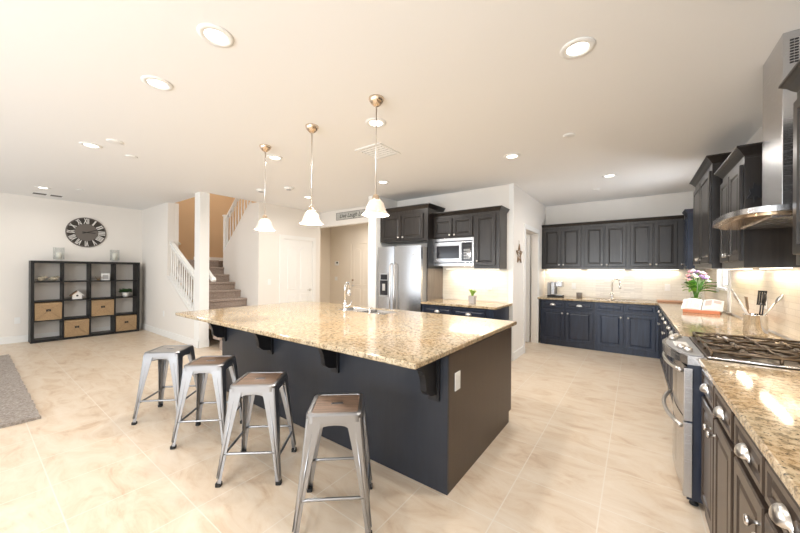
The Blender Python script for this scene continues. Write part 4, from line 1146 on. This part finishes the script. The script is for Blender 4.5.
# clock
CY_, CZ_, CR = 1.54, 2.185, .315
ckk = thing('wall_clock', 'large round rustic clock with white roman numerals above the bookshelf', 'clock', (XL, CY_, CZ_))
def XM(y, z, n=0): # local u -> +Y, v -> Z, n -> +X
    mm = Matrix(((0, 0, 1, XL + n), (1, 0, 0, y), (0, 1, 0, z), (0, 0, 0, 1))); return mm
part('dial', MB(XM(CY_, CZ_)).lathe([(CR, .001), (CR, .022), (CR - .02, .022), (CR - .022, .018), (.0001, .018)], 56, smooth=False), 'clock_dark', ckk)
part('inner_dial', MB(XM(CY_, CZ_)).lathe([(.18, .0185), (.18, .0205), (.0001, .0205)], 40, smooth=False), 'clock_mid', ckk)
part('rim', MB(XM(CY_, CZ_)).lathe([(CR, .0225), (CR - .004, .028), (CR - .016, .028), (CR - .018, .0225)], 56, caps=False), 'clock_mid', ckk)
for k, s in enumerate(('XII', 'I', 'II', 'III', 'IIII', 'V', 'VI', 'VII', 'VIII', 'IX', 'X', 'XI')):
    a = -k * PI / 6
    mm = XM(CY_, CZ_, .0205) @ Matrix.Rotation(a, 4, 'Z') @ Matrix.Translation((0, .238, 0)) 
    part('numeral', text_mb(s, .165, mm, .004, 0, .8, .005, {1: .028, 2: .06, 3: .085, 4: .10}[len(s)] if s not in ('V', 'X') else .06), 'clock_white', ckk)
def hand(a, L, w_): return MB(XM(CY_, CZ_, .024) @ Matrix.Rotation(a, 4, 'Z')).prism([(-w_ / 2, -.07), (w_ / 2, -.07), (w_ / 2, L * .8), (0, L), (-w_ / 2, L * .8)], 0, .003, 'z')
part('hour_hand', hand(-math.radians(93), .15, .016), 'ink', ckk)
part('minute_hand', hand(-math.radians(68), .22, .012), 'ink', ckk)
part('dial_lettering', text_mb('OLD TOWN', .045, XM(CY_, CZ_ + .09, .0206), .002), 'clock_dark', ckk) if False else None
outlet((XL, .60, .42), '+X', 'white outlet low on the left wall beside the bookshelf')
outlet((-8.02, 2.4995, .47), '-Y', 'white outlet low on the white wall below the stairs')
outlet((-6.2195, 3.81, 1.16), '+X', 'white light switch on the wall left of the panelled door', 'switch')
# rug
rgp = MB(); xs_, ys_ = 50, 20
rx0, rx1, ry0, ry1 = -8.1, -4.50, -1.6, .43
V = []; F = []
for i in range(xs_ + 1):
    for j in range(ys_ + 1):
        V.append((rx0 + (rx1 - rx0) * i / xs_ + random.uniform(-.006, .006), ry0 + (ry1 - ry0) * j / ys_ + random.uniform(-.006, .006), .028 + random.uniform(-.006, .006)))
for i in range(xs_):
    for j in range(ys_): p = i * (ys_ + 1) + j; F.append((p, p + ys_ + 1, p + ys_ + 2, p + 1))
n0 = len(V)
bd_ = [i * (ys_ + 1) for i in range(xs_ + 1)] + [xs_ * (ys_ + 1) + j for j in range(1, ys_ + 1)] + [i * (ys_ + 1) + ys_ for i in range(xs_ - 1, -1, -1)] + [j for j in range(ys_ - 1, 0, -1)]
for i in bd_: V.append((V[i][0], V[i][1], .001))
for k in range(len(bd_)): k2 = (k + 1) % len(bd_); F.append((bd_[k], n0 + k, n0 + k2, bd_[k2]))
rgp.add(V, F); solo('shag_rug', rgp, 'rug', 'taupe shag rug lying on the tiles at the left edge', 'rug')

# ================================================================== SIGN, THERMOSTAT, STAR
sg = thing('wall_sign', 'grey distressed wooden sign with script lettering on the header above the passage', 'sign', (-5.15, 5.1495, 2.70))
sx0, sx1, sz0, sz1 = -5.62, -4.55, 2.575, 2.745
sgm = fuzzy('weathered_grey_board', (.42, .41, .38), (.58, .57, .53), 12, .1)
part('board', MB().bbox(sx0, sx1, 5.13, 5.149, sz0, sz1, .003), sgm, sg)
bd = MB()
for a, b_, c, d in ((sx0, sx1, sz0, sz0 + .008), (sx0, sx1, sz1 - .008, sz1), (sx0, sx0 + .008, sz0, sz1), (sx1 - .008, sx1, sz0, sz1)): bd.box(a, b_, 5.127, 5.1295, c, d)
part('border', bd, 'clock_mid', sg)
mm = fr(((sx0 + sx1) / 2, 5.1285, (sz0 + sz1) / 2), '-Y')
part('lettering', text_mb('Live Laugh Love', .13, mm, .002, .35), 'ink', sg)
th = thing('thermostat', 'white thermostat on the cream foyer wall', 'thermostat', (-7.55, 6.95, 1.62))
part('housing', MB().bbox(-7.65, -7.48, 6.925, 6.9495, 1.56, 1.69, .006), 'white_plastic', th)
part('screen', MB().box(-7.57, -7.50, 6.922, 6.9245, 1.625, 1.675), 'darkglass', th)
outlet((-7.60, 6.9495, 1.15), '-Y', 'white double light switch below the thermostat', 'switch', .12)
s_ = thing('star_ornament', 'rustic metal star hanging on the partition wall by the pantry door', 'wall ornament', (-1.549, 5.42, 1.72))
def star(n):
    P = []
    for k in range(10):
        r = .165 if k % 2 == 0 else .07; a = PI / 2 + k * PI / 5; P.append((r * math.cos(a), r * math.sin(a), n))
    return P
sm_ = fr((-1.5495, 5.42, 1.70), '+X')
P = star(.002); mb = MB(sm_)
for k in range(10):
    a, b_ = Vector(P[k]), Vector(P[(k + 1) % 10]); mb.tube([tuple(a + Vector((0, 0, .012))), tuple(b_ + Vector((0, 0, .012)))], .008, 6)
part('outline', mb, 'bronze', s_)
mb = MB(sm_)
for k in range(0, 10, 2): mb.tube([(0, 0, .03), (P[k][0], P[k][1], .012)], .006, 6)
part('ribs', mb, 'bronze', s_)
mb = MB(sm_).tube([(0, .165, .01), (0, .23, .006)], .003, 5); part('hanger', mb, 'bronze', s_)

# ================================================================== PENDANTS AND CEILING FIXTURES
def pendant(x, y, zb, label):
    t = thing('pendant_lamp', label, 'pendant lamp', (x, y, CEIL), 'glass pendant lamps over the island')
    part('canopy', MB().lathe([(.062, -.0008), (.062, -.012), (.05, -.035), (.028, -.058), (.012, -.066), (.0001, -.066)], 24, (x, y, CEIL)), 'brass', t)
    part('stem', MB().cyl((x, y, CEIL - .06), (x, y, zb + .15), .0055, seg=10), 'nickel', t)
    part('socket', MB().lathe([(.01, .165), (.024, .155), (.027, .135), (.036, .125), (.036, .118), (.0001, .118)], 18, (x, y, zb)), 'brass', t)
    pf = [(.030, .125), (.045, .115), (.062, .095), (.074, .065), (.082, .035), (.098, .012), (.113, 0)]
    inn = [(r - .004, z) for r, z in pf[::-1]]
    part('lamp_shade', MB().lathe(pf + [(.111, -.003)] + [(r, z - .001) for r, z in inn], 32, (x, y, zb)), 'shade', t)
    part('bulb', MB().ball((x, y, zb + .055), .028, 12, (1, 1, 1.25)), 'emit_can', t)
    l = bpy.data.lights.new('pendant_bulb', 'POINT'); l.energy = 11; l.color = (1, .95, .88); l.shadow_soft_size = .05
    lo = bpy.data.objects.new('pendant_bulb', l); COL.objects.link(lo); lo.location = (x, y, zb - .03)
pendant(-3.36, 2.0, 1.868, 'left glass pendant lamp, farthest of three over the island')
pendant(-2.525, 1.985, 1.868, 'middle glass pendant lamp of the three over the island')
pendant(-1.69, 1.965, 1.868, 'right glass pendant lamp, nearest of three over the island')
CANS = [(-2.015, .88, 'recessed ceiling light at top, left of the image centre'), (-2.885, .849, 'recessed ceiling light upper left, second brightest from the top left'),
        (-4.947, .839, 'recessed ceiling light beside two small ceiling plates on the left'), (-8.241, .797, 'far left recessed ceiling light beside the linear ceiling vent'),
        (-.294, 2.249, 'large recessed ceiling light at upper right'), (-1.2, 3.904, 'recessed ceiling light in front of the microwave cabinets'),
        (-.3, 5.5, 'farthest right recessed ceiling light before the back cabinets'), (-1.969, 2.285, 'recessed ceiling light behind the right pendant stem'),
        (-3.603, 2.273, 'recessed ceiling light next to the left pendant'), (-5.034, 3.875, 'recessed ceiling light behind the middle pendant'),
        (-3.2, 3.892, 'recessed ceiling light behind the right pendant, above the refrigerator')]
def can(x, y, label, power=None):
    power = power or (7 if y < 1 else 15)
    t = thing('recessed_light', label, 'ceiling light', (x, y, CEIL), 'recessed ceiling lights')
    part('trim_ring', MB().lathe([(.098, -.0008), (.096, -.006), (.066, -.011), (.062, -.0008)], 32, (x, y, CEIL)), 'white_plastic', t)
    part('diffuser', MB().lathe([(.0001, -.004), (.0605, -.004), (.0605, -.001), (.0001, -.001)], 28, (x, y, CEIL)), 'emit_can', t)
    d = bpy.data.lights.new('can_light', 'AREA'); d.shape = 'DISK'; d.size = .12; d.energy = power; d.color = (1, .95, .89); d.spread = math.radians(165)
    o = bpy.data.objects.new('can_light', d); COL.objects.link(o); o.location = (x, y, CEIL - .014)
for x, y, lab in CANS: can(x, y, lab)
can(-6.0, 6.1, 'added unseen fill light in the foyer ceiling beyond the header', 12)  # lamp added out of view to brighten the dark foyer
can(-4.7, 6.1, 'added unseen fill light in the foyer ceiling beyond the header, nearer the pantry', 12)  # second hidden lamp added for foyer brightness
can(-2.2, 6.3, 'added unseen fill light inside the pantry behind the partition', 5)  # hidden lamp added to light the pantry
# ceiling register over the island
vx0, vx1, vy0, vy1 = -2.61, -2.24, 2.66, 3.05
cv = thing('ceiling_vent', 'square white air register in the ceiling behind the right pendant', 'ceiling vent', (-2.42, 2.85, CEIL))
part('frame', MB().box(vx0, vx1, vy0, vy0 + .03, CEIL - .012, CEIL - .0008).box(vx0, vx1, vy1 - .03, vy1, CEIL - .012, CEIL - .0008).box(vx0, vx0 + .03, vy0 + .03, vy1 - .03, CEIL - .012, CEIL - .0008).box(vx1 - .03, vx1, vy0 + .03, vy1 - .03, CEIL - .012, CEIL - .0008), 'white_plastic', cv)
lv_ = MB()
for k in range(6):
    y = vy0 + .05 + k * .052; lv_.prism([(y, CEIL - .001), (y + .006, CEIL - .001), (y + .026, CEIL - .014), (y + .02, CEIL - .014)], vx0 + .03, vx1 - .03, 'x')
part('louvers', lv_, 'white_plastic', cv)
part('duct', MB().box(vx0 + .03, vx1 - .03, vy0 + .03, vy1 - .03, CEIL - .0025, CEIL - .0009), plain('vent_duct_shadow', (.10, .095, .09), .8), cv)
for (a, b_, lab) in ((.72, .925, 'near half of the dark linear ceiling vent at far left'), (.94, 1.13, 'far half of the dark linear ceiling vent at far left')):
    cv = thing('linear_vent', lab, 'ceiling vent', (-8.93, (a + b_) / 2, CEIL), 'linear ceiling vents at far left')
    part('frame', MB().bbox(-9.02, -8.84, a, b_, CEIL - .010, CEIL - .0008, .002), 'white_plastic', cv)
    g = MB()
    for k in range(5): g.box(-9.01 + k * .034, -8.986 + k * .034, a + .02, b_ - .02, CEIL - .0125, CEIL - .0102)
    part('slots', g, plain('vent_shadow_grey', (.16, .15, .14), .7), cv)
for x, y, r, lab, c in ((-4.59, .97, .075, 'thin round speaker cover near the left ceiling light', 'ceiling cover'), (-5.03, 1.22, .06, 'small round ceiling cover further left of the ceiling light', 'ceiling cover'), (-7.9, 1.2, .05, 'tiny round detector on the ceiling above the clock', 'detector'), (-.546, 3.635, .055, 'small round sprinkler cover on the ceiling at right', 'sprinkler cover'), (-.52, 6.3, .05, 'tiny round ceiling cover near the back wall cabinets', 'ceiling cover')):
    solo('ceiling_cover', MB().lathe([(r, -.0008), (r, -.006), (r * .8, -.012), (.0001, -.012)], 24, (x, y, CEIL)), M['white_plastic'] if r > .07 or True else 'grey_plastic', lab, c)
for (x, y, lab) in ((-4.72, 3.24, 'round smoke detector on the ceiling right of the left pendant'), (-5.25, 3.05, 'second round smoke detector on the ceiling behind the left pendant')):
    t = thing('smoke_detector', lab, 'smoke detector', (x, y, CEIL))
    part('housing', MB().lathe([(.075, -.0008), (.075, -.02), (.055, -.036), (.0001, -.038)], 24, (x, y, CEIL)), 'white_plastic', t)
    part('grille', MB().lathe([(.045, -.0385), (.04, -.042), (.0001, -.042)], 18, (x, y, CEIL)), 'grey_plastic', t)
solo('door_sensor', MB().bbox(-5.55, -5.38, 6.92, 6.9495, 2.55, 2.62, .004), 'foyer', 'small cream box high on the foyer wall behind the header', 'door chime')
